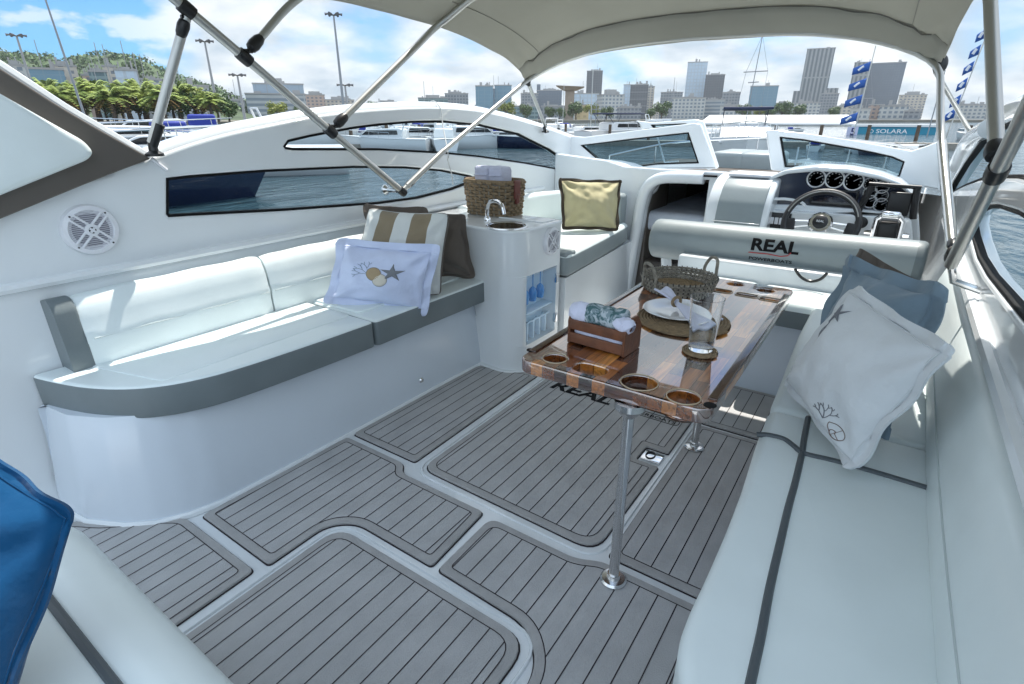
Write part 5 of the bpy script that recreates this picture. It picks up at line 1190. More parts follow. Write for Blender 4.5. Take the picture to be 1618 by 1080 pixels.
for u_ in (-.86, .86):
    mk('seam', tube([cpos(u_, 2.55 + .8 * i / 16) + V(0, 0, -.006) for i in range(17)], .002, 5), mat('seam_soft', (.30, .29, .26), .8), bi)
def resample(pts, st=.05):
    pts = [Vector(p) for p in pts]; out_ = [pts[0]]
    for a, b in zip(pts, pts[1:]):
        n_ = max(1, int((b - a).length / st)); out_ += [a.lerp(b, (k + 1) / n_) for k in range(n_)]
    for _ in range(3): out_ = [out_[0]] + [(out_[i - 1] + out_[i] * 2 + out_[i + 1]) / 4 for i in range(1, len(out_) - 1)] + [out_[-1]]
    return out_
def pole(name, pts, r, m=alu): return mk(name, tube(resample(pts), r * 1.18, 18), m, bi)
MP = V(-2.36, 2.30, 1.05); MS = V(.205, 2.2, 1.005)
pc = V(-2.315, 3.56, 1.695); scn_ = V(.055, 3.56, 1.68)
# front bow
arc = [cpos(-.97 + 1.94 * i / 30, 3.55) + V(0, 0, -.018) for i in range(31)]
bend = Xp(705, 238, -2.31)
pole('front_bow', catmull([MP, V(-2.33, bend.y, bend.z)], 2)[:-1] + catmull([V(-2.33, bend.y, bend.z), pc], 2)[:-1] + arc + [V(.06, 3.5, 1.655), V(.10, 3.0, 1.42), V(.12, 2.85, 1.34)], .0125)
pole('front_bow_sleeve', [V(.118, 2.87, 1.35), V(.20, 2.27, 1.05)], .0145, mat('bright_aluminium', (.78, .78, .76), .22, metal=1))
pole('front_bow_sleeve', [MP.lerp(V(-2.33, bend.y, bend.z), .12), V(-2.33, bend.y, bend.z)], .0155, alu)
# main aft bow: from the side mount rising aft
def Xpp(px, py, x): return Xp(px, py, x)
j1 = Xp(522, 207, -2.33); j2 = Xp(386, 90, -2.31); j3 = Xp(295, 14, -2.30)
main_p = [MP, j1, j2, j3]
d_ = (j3 - j2).normalized(); e_ = j3 + d_ * .22
aft_arc = [V(-2.29, .98, 2.02)] + [V(-2.25 + (2.25 + .10) * i / 12, .90, 1.98 + .13 * math.sin(math.pi * i / 12)) for i in range(13)]
mj = V(.198, 1.80, 1.318); ms2 = V(.19, 1.10, 1.95)
pole('aft_bow', [MP, j1, j2, j3, e_] + [cpos(-.97 + 1.94 * i / 20, .85) + V(0, 0, -.02) for i in range(21)] + [V(.18, 1.0, 1.86), V(.186, 1.35, 1.62), mj, MS], .0155)
# middle bow
k1 = Xp(685, 40, -2.30)
pole('middle_bow', [j1 + (k1 - j1).normalized() * .09, k1 + V(0, -.08, -.07), k1 + V(.01, 0, 0)] + [cpos(-.955 + 1.91 * i / 24, 2.6) + V(0, 0, -.02) for i in range(25)] + [V(.105, 2.45, 1.83), mj + V(-.010, .075, .060)], .0150)
k2 = Xp(465, -4, -2.30)
pole('rear_bow', [j2 + (k2 - j2).normalized() * .085, k2] + [cpos(-.96 + 1.92 * i / 20, 1.78) + V(0, 0, -.02) for i in range(21)] + [V(.15, 1.70, 1.82)], .0135)
af_foot = Xp(243, 238, -2.47)
pole('aft_strut', [af_foot + V(0, 0, .03), j3 + V(-.01, 0, -.02)], .0150)
bf_ = Xp(862, 208, -2.47)
pole('front_brace', [pc + V(0, .02, -.03), bf_ + V(0, 0, .04)], .0115)
mk('front_brace', tube([scn_ + V(-.01, .02, -.03), V(.27, 4.0, 1.38)], .0115, 12), alu, bi)
# joints: black clamps, hinges and ball-shaped ends
def joint(name, p, d, L=.055, r=.026):
    d = d.normalized(); a = p - d * L * .5
    return mk(name, tube([p - d * L * .55, p - d * L * .5, p - d * L * .2, p + d * L * .2, p + d * L * .5, p + d * L * .56], [r * .7, r * .95, r, r, r * .95, r * .7], 14), black, bi)
def knuckle(p, q, r=.022):
    d = (q - p); L_ = d.length
    mk('hinge_end', tube([p + d * .30, p + d * .36, p + d * .55, p + d * .85, q - d * .04, q], [r * .6, r * .95, r * 1.12, r, r * .8, r * .7], 14), black, bi)
    mk('hinge_pin', join(tube([p, p + d * .4], r * .42, 8), tube([p + d * .2 + V(0, -.018, .0), p + d * .2 + V(0, .018, 0)], r * .35, 8)), black, bi)
dm = (j2 - j1)
joint('clamp', j1, dm); knuckle(j1 + V(0, .01, .01), j1 + (k1 - j1).normalized() * .125, .0235)
joint('clamp', j2, dm); knuckle(j2 + V(0, .005, .01), j2 + (k2 - j2).normalized() * .12, .0225)
joint('clamp', j3, dm, .05, .027); knuckle(j3 + V(0, 0, -.01), j3 + (af_foot - j3).normalized() * .10, .02)
joint('clamp', MP, (j1 - MP), .05, .024); knuckle(MP + V(0, .01, .01), MP + (pc - MP).normalized() * .12, .019)
mk('deck_mount', join(lathe([(.034, 0), (.034, .01), (.018, .02), (.016, .05)], (af_foot.x, af_foot.y, af_foot.z - .02), 14), tube([af_foot + V(0, 0, .02), af_foot + (j3 - af_foot).normalized() * .11], .019, 12)), black, bi)
mk('side_mount', lathe([(.030, 0), (.03, .012), (.014, .03), (.012, .10)], (XP, MP.y, MP.z), 14, 'X'), steel, bi)
mk('corner_hinge', join(sphere(pc + V(0, 0, -.01), .026, 8), tube([pc, pc + (bf_ - pc).normalized() * .085], .014, 10)), black, bi)
mk('deck_mount', join(lathe([(.028, 0), (.028, .01), (.012, .02)], (bf_.x, bf_.y, bf_.z - .005), 12), tube([bf_, bf_ + (pc - bf_).normalized() * .06], .013, 10)), black, bi)
joint('clamp', mj, (MS - mj), .05, .024); knuckle(mj + V(-.004, .02, .015), mj + V(-.012, .085, .065), .022)
joint('clamp', MS + V(-.002, 0, .03), (mj - MS), .045, .023); knuckle(MS + V(-.002, .015, .04), V(.198, 2.29, 1.065), .016)
mk('side_mount', tube([MS + V(0, -.0, .0), V(.225, 2.21, .95), V(.30, 2.21, .93)], .012, 10), steel, bi)
mk('corner_hinge', join(sphere(scn_ + V(0, 0, -.0), .030, 8, (1, 1, 1.5))), black, bi)
# cord tied round the front tube and over the gunwale
tie = Xp(705, 247, -2.33)
cord = catmull([V(-2.62, 2.80, 1.47), V(-2.56, 2.82, 1.545), V(-2.50, 2.83, 1.50), V(-2.46, 2.80, 1.40), tie + V(0, .02, .01), tie + V(.02, -.01, -.02), tie + V(.02, .02, -.10), tie + V(.02, .03, -.17)], 8)
tag(mk('tie_cord', tube(cord, .0035, 6), mat('white_cord', (.7, .7, .68), .7)), 'white cord tied around the aluminium tube and over the side rail', 'cord')

# ================================================================ pillows
def fabric(name, col, s=.5, b=.35, bs=30):
    return mat(name, col, .9, spec=.15, sheen=.25, noise_amt=.05, noise_scale=5, bump=b, bump_scale=bs)
f_blue = fabric('pale_blue_cotton', (.56, .62, .80)); f_white = fabric('white_cotton', (.64, .67, .69)); f_taupe = fabric('taupe_cotton', (.125, .105, .09))
f_khaki = fabric('khaki_satin', (.50, .45, .27), b=.5, bs=9); f_denim = fabric('grey_blue_cotton', (.20, .27, .33)); f_str = fabric('white_stripe', (.66, .68, .66)); f_tan = fabric('tan_stripe', (.26, .21, .14))
f_dkb = fabric('dark_brown_edge', (.07, .055, .04)); f_royal = fabric('royal_blue_cotton', (.0, .055, .15))
def pillow(name, corners, thick, m, label, border=.06, edge=None, group=None, sag=.02, seed=0, stripes=None, tilt_out=None, wr=1.0, cat='pillow'):
    """corners TL, TR, BR, BL of the face seen; flange of width border; returns (object, surface function)"""
    TL, TR, BR, BL = [Vector(c) for c in corners]
    ctr = (TL + TR + BR + BL) / 4; nrm = ((TR - BL).cross(TL - BR)).normalized()
    if nrm.dot(CAM - ctr) < 0: nrm = -nrm
    Lx = ((TR - TL).length + (BR - BL).length) / 2; Ly = ((TL - BL).length + (TR - BR).length) / 2
    bx, by = border / Lx, border / Ly
    def base(u, v):
        return TL * (1 - u) * v + TR * u * v + BR * u * (1 - v) + BL * (1 - u) * (1 - v)
    def prof(t, b):
        if t < b or t > 1 - b: return 0
        s = (t - b) / (1 - 2 * b); return max(0.0, math.sin(math.pi * s)) ** .55
    def surf(u, v, side=1, lift=0):
        h = prof(u, bx) * prof(v, by)
        e = 1 - min(1, 4 * h)
        p = base(u, v); cor = .075 * abs(2 * u - 1) ** 7 * abs(2 * v - 1) ** 7; p = p.lerp(ctr, cor)
        # edges bow inwards between the corners
        cu, cv = (u - .5), (v - .5)
        pin = .07 * (1 - (2 * cu) ** 2) * (2 * cv) ** 3 * Ly * .55; pin2 = .07 * (1 - (2 * cv) ** 2) * (2 * cu) ** 3 * Lx * .55
        p = p - (base(u, 1) - base(u, 0)).normalized() * pin - (base(1, v) - base(0, v)).normalized() * pin2
        q = V(u * 3.1 + seed, v * 3.1, seed * 1.7)
        wrk = noise.noise(q) * .016 + noise.noise(q * 2.7) * .010 * wr + abs(noise.noise(V(u * 9 + seed, v * 4, 1))) * .006 * wr * h
        # tension folds running in from the corners
        for (a, b_) in ((0, 0), (1, 0), (0, 1), (1, 1)):
            du, dv_ = abs(u - a), abs(v - b_); rr_ = math.hypot(du * Lx, dv_ * Ly); th = math.atan2(dv_ * Ly, du * Lx + 1e-6)
            wrk += .010 * wr * math.exp(-((rr_ - .14) / .09) ** 2) * math.sin(th * 9 + a * 2 + seed) * (1 if h > 0 else .5)
        flange = (.010 * math.sin(u * 17 + seed * 2) * (1 if min(v, 1 - v) < by else .0) + .010 * math.sin(v * 15 + seed) * (1 if min(u, 1 - u) < bx else 0)) * (1 if h == 0 else 0) * wr
        off = thick * .5 * h * side + wrk * (1 if side > 0 else .5) * (1 if h > 0 else .35) + flange + side * .0035 + (lift * side)
        return p + nrm * off + V(0, 0, -sag * h * .3)
    n = 54; vs, fs, idx = [], [], []
    us = sorted(set([i / n for i in range(n + 1)] + [bx, 1 - bx])); vv = sorted(set([i / n for i in range(n + 1)] + [by, 1 - by]))
    nu, nv = len(us), len(vv)
    for side in (1, -1):
        for b_ in vv:
            for a in us: vs.append(surf(a, b_, side))
    o = nu * nv
    def mi(a, b_):
        if edge is not None and (a < bx or a > 1 - bx or b_ < by or b_ > 1 - by): return 1
        if stripes: return stripes(a, b_)
        return 0
    for s in (0, 1):
        for j in range(nv - 1):
            for i in range(nu - 1):
                a = s * o + j * nu + i; fs.append((a, a + 1, a + nu + 1, a + nu)); idx.append(mi((us[i] + us[i + 1]) / 2, (vv[j] + vv[j + 1]) / 2))
    rim = [(i, 0) for i in range(nu)] + [(nu - 1, j) for j in range(1, nv)] + [(i, nv - 1) for i in range(nu - 2, -1, -1)] + [(0, j) for j in range(nv - 2, 0, -1)]
    for k in range(len(rim)):
        (i, j), (i2, j2_) = rim[k], rim[(k + 1) % len(rim)]
        a, b_ = j * nu + i, j2_ * nu + i2; fs.append((a, b_, b_ + o, a + o)); idx.append(1 if edge is not None else (stripes(us[i], vv[j]) if stripes else 0))
    mats = [m] + ([edge] if edge is not None else []) + ([f_tan] if stripes and edge is None else []) + ([f_tan] if stripes and edge is not None else [])
    r = mk(name, (vs, fs), mats, None, 75, idx)
    tag(r, label, cat, group)
    if 0 < border:
        k_ = []
        lo_, hi_ = (bx * 1.02, by * 1.02), (1 - bx * 1.02, 1 - by * 1.02)
        pth = [surf(lo_[0] + (hi_[0] - lo_[0]) * t / 20, lo_[1], 1, .002) for t in range(21)] + [surf(hi_[0], lo_[1] + (hi_[1] - lo_[1]) * t / 20, 1, .002) for t in range(1, 21)] + [surf(hi_[0] - (hi_[0] - lo_[0]) * t / 20, hi_[1], 1, .002) for t in range(1, 21)] + [surf(lo_[0], hi_[1] - (hi_[1] - lo_[1]) * t / 20, 1, .002) for t in range(1, 20)]
        mk('stitching', tube(pth, .0016, 4, closed=True), m, r)
    return r, surf
def emb(surf, u0, v0, su, sv, shapes, m, parent, name='embroidery'):
    """flat thread shapes laid on the pillow; shapes are polygons or strokes in unit space"""
    out = []
    for kind, pts, wd_ in shapes:
        if kind == 'line':
            P = catmull([V(a, b, 0) for a, b in pts], 5)
            out.append(tube([surf(u0 + p.x * su, v0 + p.y * sv, 1, .0012) for p in P], wd_, 5, flat=.6))
        else:
            c = V(sum(a for a, b in pts) / len(pts), sum(b for a, b in pts) / len(pts), 0); n = len(pts)
            vs = [surf(u0 + c.x * su, v0 + c.y * sv, 1, .006)]; fs = []; rings = 5
            for k in range(1, rings + 1):
                for a, b in pts: vs.append(surf(u0 + (c.x + (a - c.x) * k / rings) * su, v0 + (c.y + (b - c.y) * k / rings) * sv, 1, .006 if k < rings else .002))
            for i in range(n): fs.append((0, 1 + i, 1 + (i + 1) % n))
            for k in range(rings - 1):
                for i in range(n): fs.append((1 + k * n + i, 1 + k * n + (i + 1) % n, 1 + (k + 1) * n + (i + 1) % n, 1 + (k + 1) * n + i))
            out.append((vs, fs))
    return mk(name, join(*out), m, parent)
def circ(cx, cy, r, n=20, sx=1): return [(cx + r * sx * math.cos(2 * math.pi * k / n), cy + r * math.sin(2 * math.pi * k / n)) for k in range(n)]
def star(cx, cy, R_, r_, rot=0, n=5): return [(cx + (R_ if k % 2 == 0 else r_) * math.cos(rot + math.pi * k / n), cy + (R_ if k % 2 == 0 else r_) * math.sin(rot + math.pi * k / n)) for k in range(2 * n)]
def coral(cx, cy, s, rot=0):
    L = []
    def br(x, y, a, l, d):
        x2, y2 = x + math.cos(a) * l, y + math.sin(a) * l
        L.append(('line', [(x, y), ((x + x2) / 2 + .02 * s, (y + y2) / 2), (x2, y2)], .0016))
        if d:
            br(x2, y2, a + .5, l * .68, d - 1); br(x2, y2, a - .45, l * .68, d - 1)
    for a in (-.7, 0, .7): br(cx, cy, rot + a, .30 * s, 2)
    return L
t_gray = mat('grey_thread', (.17, .18, .20), .8); t_tan = mat('tan_thread', (.36, .27, .16), .8); t_cream = mat('cream_thread', (.60, .56, .48), .8); t_blue = mat('blue_grey_thread', (.17, .24, .32), .8)
# taupe pillows against the wet bar
a = [Yp(630, 322, 2.33), Yp(757, 330, 2.42), Zp(764, 446, .585), Zp(700, 452, .585)]
p4, s4 = pillow('pillow', [V(-2.38, 2.12, .98), V(-1.93, 2.36, .955), V(-1.895, 2.40, .565), V(-2.30, 2.2, .57)], .17, f_taupe, 'taupe brown pillow leaning against the wet bar behind the striped one', .03, seed=3)
p3, s3 = pillow('pillow', [V(-2.38, 2.0, 1.02), V(-2.08, 2.22, 1.0), V(-2.0, 2.25, .60), V(-2.34, 2.05, .60)], .10, f_taupe, 'brown pillow with one corner raised to the window behind the stack', .04, seed=8)
def sfn(a, b): return 2 if (int(a * 5.0) % 2 == 1) else 0
q = [Yp(588, 334, 1.90), Yp(714, 338, 2.10), Zp(708, 470, .575), Zp(600, 462, .575)]
p2, s2 = pillow('pillow', [Xp(580, 325, -2.33), Yp(714, 334, 2.14), V(-1.87, 2.06, .555), V(-2.30, 1.78, .565)], .17, f_str, 'white pillow with wide tan stripes and brown back, behind the pale blue one', .008, edge=f_taupe, seed=5, stripes=sfn, wr=.6)
blx = Zp(508, 480, .575)
p1_, s1_ = pillow('pillow', [Xp(532, 372, -2.30), Yp(702, 384, 1.93), Xp(678, 503, -1.86), V(blx.x, blx.y, .575)], .15, f_blue, 'pale blue pillow embroidered with a starfish, coral and shells on the settee', .05, seed=1, wr=.9)
emb(s1_, 0, 0, 1, 1, [('poly', star(.62, .60, .12, .042, .35), 0)], t_gray, p1_)
emb(s1_, 0, 0, 1, 1, [('poly', circ(.455, .56, .085, sx=.8), 0)], t_tan, p1_)
emb(s1_, 0, 0, 1, 1, [('poly', circ(.52, .49, .08, sx=.8), 0)], t_cream, p1_)
emb(s1_, 0, 0, 1, 1, [('line', [(.52, .49), (.52 + .055 * math.cos(t), .49 + .07 * math.sin(t))], .0022) for t in (.3, 1.55, 2.8, 4.1, 5.3)] + [('line', circ(.52, .49, .082, sx=.8) + [circ(.52, .49, .082, sx=.8)[0]], .0012), ('line', circ(.455, .56, .087, sx=.8) + [circ(.455, .56, .087, sx=.8)[0]], .0012)], t_gray, p1_)
emb(s1_, 0, 0, 1, 1, coral(.40, .55, .26, 2.5), t_blue, p1_)
# khaki pillow on the forward lounge
pillow('pillow', [Yp(880, 278, 3.62), Yp(984, 283, 3.93), Yp(979, 367, 3.83), Yp(886, 364, 3.50)], .17, f_khaki, 'shiny khaki pillow with dark brown edge on the forward lounge seat', .028, edge=f_dkb, seed=11, wr=1.3)
# starboard stack
pw, sw_ = pillow('pillow', [V(*Yp(1350, 440, 1.86)), V(*Yp(1522, 548, 1.42)), V(*Zp(1348, 757, .585)), V(*Zp(1234, 606, .60))], .17, f_white, 'white pillow embroidered with starfish and nautilus, propped on the right settee', .03, seed=21, wr=.7)
emb(sw_, .0, .0, 1, 1, [('poly', star(.235, .79, .085, .022, .9), 0)], t_gray, pw)
emb(sw_, 0, 0, 1, 1, [('line', circ(.225, .65, .062) + [circ(.225, .65, .062)[0]], .0013)] + [('line', [(.225, .65), (.225 + .042 * math.cos(t - .3), .65 + .042 * math.sin(t - .3)), (.225 + .042 * math.cos(t + .3), .65 + .042 * math.sin(t + .3)), (.225, .65)], .0012) for t in (.9, 2.2, 3.4, 4.7, 5.9)], t_gray, pw)
sp = [(.80 + .008 * k * math.cos(k * .62) * .62, .16 + .008 * k * math.sin(k * .62) * .62) for k in range(15)]
emb(sw_, 0, 0, 1, 1, [('line', sp, .0018), ('line', [(.80, .16), sp[-3]], .0012), ('line', [(.80, .16), sp[-6]], .0012), ('line', [(.80, .16), sp[-8]], .0012), ('line', [sp[-1], ((sp[-1][0] + sp[-9][0]) / 2 - .01, (sp[-1][1] + sp[-9][1]) / 2), sp[-9]], .0018)], mat('brown_thread', (.20, .15, .13), .8), pw)
emb(sw_, 0, 0, 1, 1, coral(.71, .20, .17, 1.9), t_gray, pw)
pd, _ = pillow('pillow', [V(*Yp(1340, 398, 2.30)), V(*Yp(1512, 452, 1.95)), V(.14, 1.62, .60), V(-.15, 2.02, .60)], .16, f_denim, 'grey blue pillow behind the white embroidered one', .05, seed=31, wr=1.2)
pbk, _ = pillow('pillow', [V(*Yp(1356, 386, 2.62)), V(*Yp(1492, 458, 2.30)), V(.14, 2.15, .60), V(-.12, 2.45, .60)], .12, f_taupe, 'brown pillow mostly hidden behind the grey blue one', .05, seed=41, wr=1.2)
# royal blue pillow, near left
c0 = Zp(105, 812, .60); 
bl = [CAM + ray(-70, 640) * (.88 / FPX), CAM + ray(128, 806) * (.86 / FPX), CAM + ray(-40, 1330) * (.80 / FPX), CAM + ray(-330, 1120) * (.82 / FPX)]
pillow('pillow', bl, .16, f_royal, 'royal blue pillow at the near left corner on the aft seat', .012, seed=51, wr=.5)

# ================================================================ table
tabz = .74; tx0, tx1, ty0, ty1 = -.865, -.265, 1.285, 2.60; tth = .045
tb_ = empty('table', (-.56, 1.87, 0), 'varnished teak cockpit table on two steel posts, with cup holes in its ends', 'table')
def wood_mat():
    m = bpy.data.materials.new('varnished_teak_blocks'); m.use_nodes = True; t = m.node_tree; b = t.nodes['Principled BSDF']; l = t.links.new
    tc = t.nodes.new('ShaderNodeTexCoord'); mp = t.nodes.new('ShaderNodeMapping'); mp.inputs['Rotation'].default_value = (0, 0, R(90)); l(tc.outputs['Object'], mp.inputs[0])
    br = t.nodes.new('ShaderNodeTexBrick'); br.inputs['Scale'].default_value = 1; br.inputs['Brick Width'].default_value = .21; br.inputs['Row Height'].default_value = .042
    br.inputs['Mortar Size'].default_value = .0009; br.inputs['Bias'].default_value = 0; br.offset = .37; br.offset_frequency = 2
    br.inputs['Color1'].default_value = (0, 0, 0, 1); br.inputs['Color2'].default_value = (1, 1, 1, 1); br.inputs['Mortar'].default_value = (.2, .2, .2, 1)
    l(mp.outputs[0], br.inputs[0])
    rp = t.nodes.new('ShaderNodeValToRGB'); e = rp.color_ramp.elements; e[0].position = 0; e[0].color = (.030, .008, .003, 1); e[1].position = 1; e[1].color = (.68, .28, .055, 1)
    x = e.new(.35); x.color = (.13, .032, .007, 1); x = e.new(.7); x.color = (.38, .12, .022, 1)
    l(br.outputs[0], rp.inputs[0])
    mp2 = t.nodes.new('ShaderNodeMapping'); mp2.inputs['Scale'].default_value = (30, 2.2, 30); l(tc.outputs['Object'], mp2.inputs[0])
    n = t.nodes.new('ShaderNodeTexNoise'); n.inputs['Scale'].default_value = 3; n.inputs['Detail'].default_value = 8; n.inputs['Distortion'].default_value = .6; l(mp2.outputs[0], n.inputs[0])
    g = t.nodes.new('ShaderNodeMapRange'); g.inputs[1].default_value = .3; g.inputs[2].default_value = .7; g.inputs[3].default_value = .45; g.inputs[4].default_value = 1.4; l(n.outputs[0], g.inputs[0])
    mm = t.nodes.new('ShaderNodeMixRGB'); mm.blend_type = 'MULTIPLY'; mm.inputs[0].default_value = 1; l(rp.outputs[0], mm.inputs[1]); l(g.outputs[0], mm.inputs[2]); l(mm.outputs[0], b.inputs['Base Color'])
    b.inputs['Roughness'].default_value = .28; b.inputs['Coat Weight'].default_value = 1; b.inputs['Coat Roughness'].default_value = .018; b.inputs['Coat IOR'].default_value = 3.2
    return m
wood = wood_mat(); woodd = mat('dark_teak', (.05, .02, .009), .25, coat=.8, noise_amt=.3, noise_scale=30)
out = rcorner([(tx0, ty0), (tx1, ty0), (tx1, ty1), (tx0, ty1)], .05, 6)
holes = []
cups = [Zp(877, 566, tabz), Zp(1010, 604, tabz), Zp(1080, 627, tabz)]
rads = [.038, .052, .044]
for c_, r_ in zip(cups, rads): holes.append(circ(c_.x, c_.y, r_, 28))
tr_ = Zp(933, 582, tabz); holes.append(rcorner([(tr_.x - .052, tr_.y - .034), (tr_.x + .052, tr_.y - .034), (tr_.x + .052, tr_.y + .034), (tr_.x - .052, tr_.y + .034)], .033, 6))
fcup = [Zp(1162, 448, tabz), Zp(1210, 458, tabz)]
for c_ in fcup: holes.append(circ(c_.x, c_.y, .036, 24))
# recess openings along the far end
ftr = [Zp(1140, 459, tabz), Zp(1180, 466, tabz), Zp(1218, 473, tabz)]
for c_ in ftr: holes.append(rcorner([(c_.x - .045, c_.y - .028), (c_.x + .045, c_.y - .028), (c_.x + .045, c_.y + .024), (c_.x - .045, c_.y + .024)], .02, 4))
# slots cut in the near corners
mk('tabletop', plate(out, holes, tth, .006, lambda v: V(v.x, v.y, tabz - tth / 2 + v.z)), wood, tb_)
for k_, h in enumerate(holes[3:4] + holes[6:]): mk('recess_bottom', box(min(a for a, b in h) - .004, max(a for a, b in h) + .004, min(b for a, b in h) - .004, max(b for a, b in h) + .004, tabz - tth - .006, tabz - tth + .003), woodd, tb_)
for c_, r_ in zip(cups, rads): mk('cup_bottom', lathe([(r_ + .004, -.008), (r_ + .004, .002), (.001, .002)], (c_.x, c_.y, tabz - tth + .0), 24), woodd, tb_)
for c_, r_ in zip(cups, rads): mk('cup_ring', tube([V(c_.x + (r_ + .001) * math.cos(t), c_.y + (r_ + .001) * math.sin(t), tabz + .001) for t in [i * math.pi / 16 for i in range(32)]], .0022, 6, closed=True), mat('pale_rim', (.42, .33, .22), .3, coat=.5), tb_)
for h in holes[6:]: mk('recess_rim', tube([V(a, b, tabz + .001) for a, b in h], .0025, 6, closed=True), mat('pale_rim', (.42, .33, .22)), tb_)
for (px, py) in ((840, 553), (1122, 640)):
    s_ = Zp(px, py, tabz); mk('bottle_slot', lathe([(.017, .0), (.017, .0012), (.001, .0012)], (s_.x, s_.y, tabz), 16), rubber, tb_)
# raised dark side rails
for xx in (tx0 + .014, tx1 - .012): mk('side_rail', box(xx - .014, xx + .012, ty0 + .07, ty1 - .12, tabz - .004, tabz + .006, .003), woodd, tb_)
for (lx_, ly_) in ((-.49, 1.31), (-.51, 2.25)):
    leg = mk('leg', tube([V(lx_, ly_, .01), V(lx_, ly_, tabz - tth - .004)], .0165, 20), steel, tb_)
    mk('foot_flange', lathe([(.044, .016), (.044, .021), (.038, .027), (.022, .029), (.021, .045), (.018, .045)], (lx_, ly_, .0), 28), steel, leg)
    mk('leg_socket', lathe([(.020, -.05), (.045, -.02), (.045, 0)], (lx_, ly_, tabz - tth - .002), 24), steel, leg)
TZ = tabz + .001
# ---- place setting
wick = mat('tan_wicker', (.23, .165, .095), .75, noise_amt=.25, noise_scale=60, bump=.5, bump_scale=150)
wick2 = mat('grey_wicker', (.25, .23, .19), .75, noise_amt=.35, noise_scale=45, bump=.5, bump_scale=150)
wdk = mat('dark_wicker', (.055, .05, .045), .7)
def coil(c, r0, r1, step, th, m, name, label, cat):
    turns = int((r1 - r0) / step); pts = []
    for i in range(turns * 28):
        a = 2 * math.pi * i / 28; r_ = r0 + step * i / 28; pts.append(c + V(r_ * math.cos(a), r_ * math.sin(a), th + .0006 * math.sin(i * 2.1)))
    o_ = mk(name, join(tube(pts, th, 6), lathe([(r1 - .004, .002), (.001, .002)], c, 24)), m); tag(o_, label, cat); return o_
pcn = Zp(1080, 503, tabz + .01)
coil(V(pcn.x, pcn.y, TZ), .006, .172, .0118, .0062, wick, 'placemat', 'round woven placemat under the white plate', 'placemat')
plc = V(pcn.x - .035, pcn.y + .035, TZ + .0135)
tag(mk('plate', lathe([(.06, .0), (.065, .002), (.085, .006), (.128, .016), (.130, .0185), (.126, .0185), (.084, .0095), (.06, .006), (.001, .006)], plc, 44), mat('white_porcelain', (.74, .75, .77), .12, coat=.5)), 'white dinner plate with a folded napkin on the woven placemat', 'plate')
f_nap = fabric('lilac_white_napkin', (.60, .62, .76))
nap = empty('napkin', plc + V(0, 0, .02), 'pale lilac napkin folded through a ring on the white plate', 'napkin')
def cloth(path_fn, nu, nv, m, name, par, th=.006):
    vs = [path_fn(i / nu, j / nv) for j in range(nv + 1) for i in range(nu + 1)]; fs = [(j * (nu + 1) + i, j * (nu + 1) + i + 1, (j + 1) * (nu + 1) + i + 1, (j + 1) * (nu + 1) + i) for j in range(nv) for i in range(nu)]
    o_ = mk(name, (vs, fs), m, par, 180); s_ = o_.modifiers.new('s', 'SOLIDIFY'); s_.thickness = th; return o_
ax = V(.86, -.5, 0).normalized(); ay = V(-ax.y, ax.x, 0)
k0 = plc + V(-.015, .02, .03)
def fan(u, v):   # triangular folded end lying across the plate towards the glass
    s = v * .17; w_ = (u - .5) * (.02 + .75 * s); return k0 + ax * s + ay * w_ + V(0, 0, .004 * math.sin(u * 9) * (.3 + v) - .018 * v + .014 * (1 - abs(u - .5) * 2) * (1 - v))
cloth(fan, 26, 16, f_nap, 'folded_end', nap, .009)
def fan2(u, v):
    s = v * .085; w_ = (u - .5) * (.02 + .75 * s); return k0 - ax * s + ay * w_ + V(0, 0, .006 * math.cos(u * 9) * v + .040 * v * (1 - .3 * v) + .01)
cloth(fan2, 22, 12, f_nap, 'raised_end', nap, .008)
mk('napkin_ring', tube([k0 + ay * (.02 * math.cos(t)) + V(0, 0, .008 + .017 * math.sin(t)) for t in [i * math.pi / 10 for i in range(20)]], .006, 8, closed=True), wick, nap)
cc_ = Zp(1106, 556, tabz); coil(V(cc_.x, cc_.y, TZ), .004, .060, .0075, .0045, wick, 'coaster', 'round woven coaster under the drinking glass', 'coaster')
gz = TZ + .0105
gg = lathe([(.001, .0), (.037, .0), (.038, .003), (.052, .172), (.0525, .174), (.0505, .174), (.049, .167), (.0365, .014), (.001, .012)], (cc_.x, cc_.y, gz), 40)
gl = bpy.data.materials.new('clear_glass'); gl.use_nodes = True; b_ = gl.node_tree.nodes['Principled BSDF']; b_.inputs['Transmission Weight'].default_value = 1; b_.inputs['Roughness'].default_value = 0; b_.inputs['IOR'].default_value = 1.45; b_.inputs['Base Color'].default_value = (.97, .985, .99, 1)
tag(mk('drinking_glass', gg, gl), 'tall clear tumbler standing on the round coaster', 'glass')
# ---- wicker tray basket
tc_ = V(-.695, 2.31, TZ)
tray = empty('wicker_tray', tc_, 'round grey wicker tray with two loop handles at the far end of the table', 'tray')
def weave_ring(c, r, z, n, th, m, ph=0): return tube([c + V((r + .0025 * math.sin(i * math.pi + ph)) * math.cos(2 * math.pi * i / n), (r + .0025 * math.sin(i * math.pi + ph)) * math.sin(2 * math.pi * i / n), z) for i in range(n)], th, 6, closed=True)
rings = []
for k in range(7):
    n = 90; r_ = .142 + .003 * k
    rings.append(tube([tc_ + V((r_ + .003 * (1 if (i + k) % 2 else -1)) * math.cos(2 * math.pi * i / n), (r_ + .003 * (1 if (i + k) % 2 else -1)) * math.sin(2 * math.pi * i / n), .007 + k * .0085) for i in range(n)], .0046, 6, closed=True))
mk('woven_side', join(*rings), wick2, tray)
mk('stakes', join(*[tube([tc_ + V(.142 * math.cos(a), .142 * math.sin(a), .0), tc_ + V(.163 * math.cos(a), .163 * math.sin(a), .066)], .0028, 5) for a in [i * math.pi / 22.5 for i in range(45)]]), wdk, tray)
bot = []
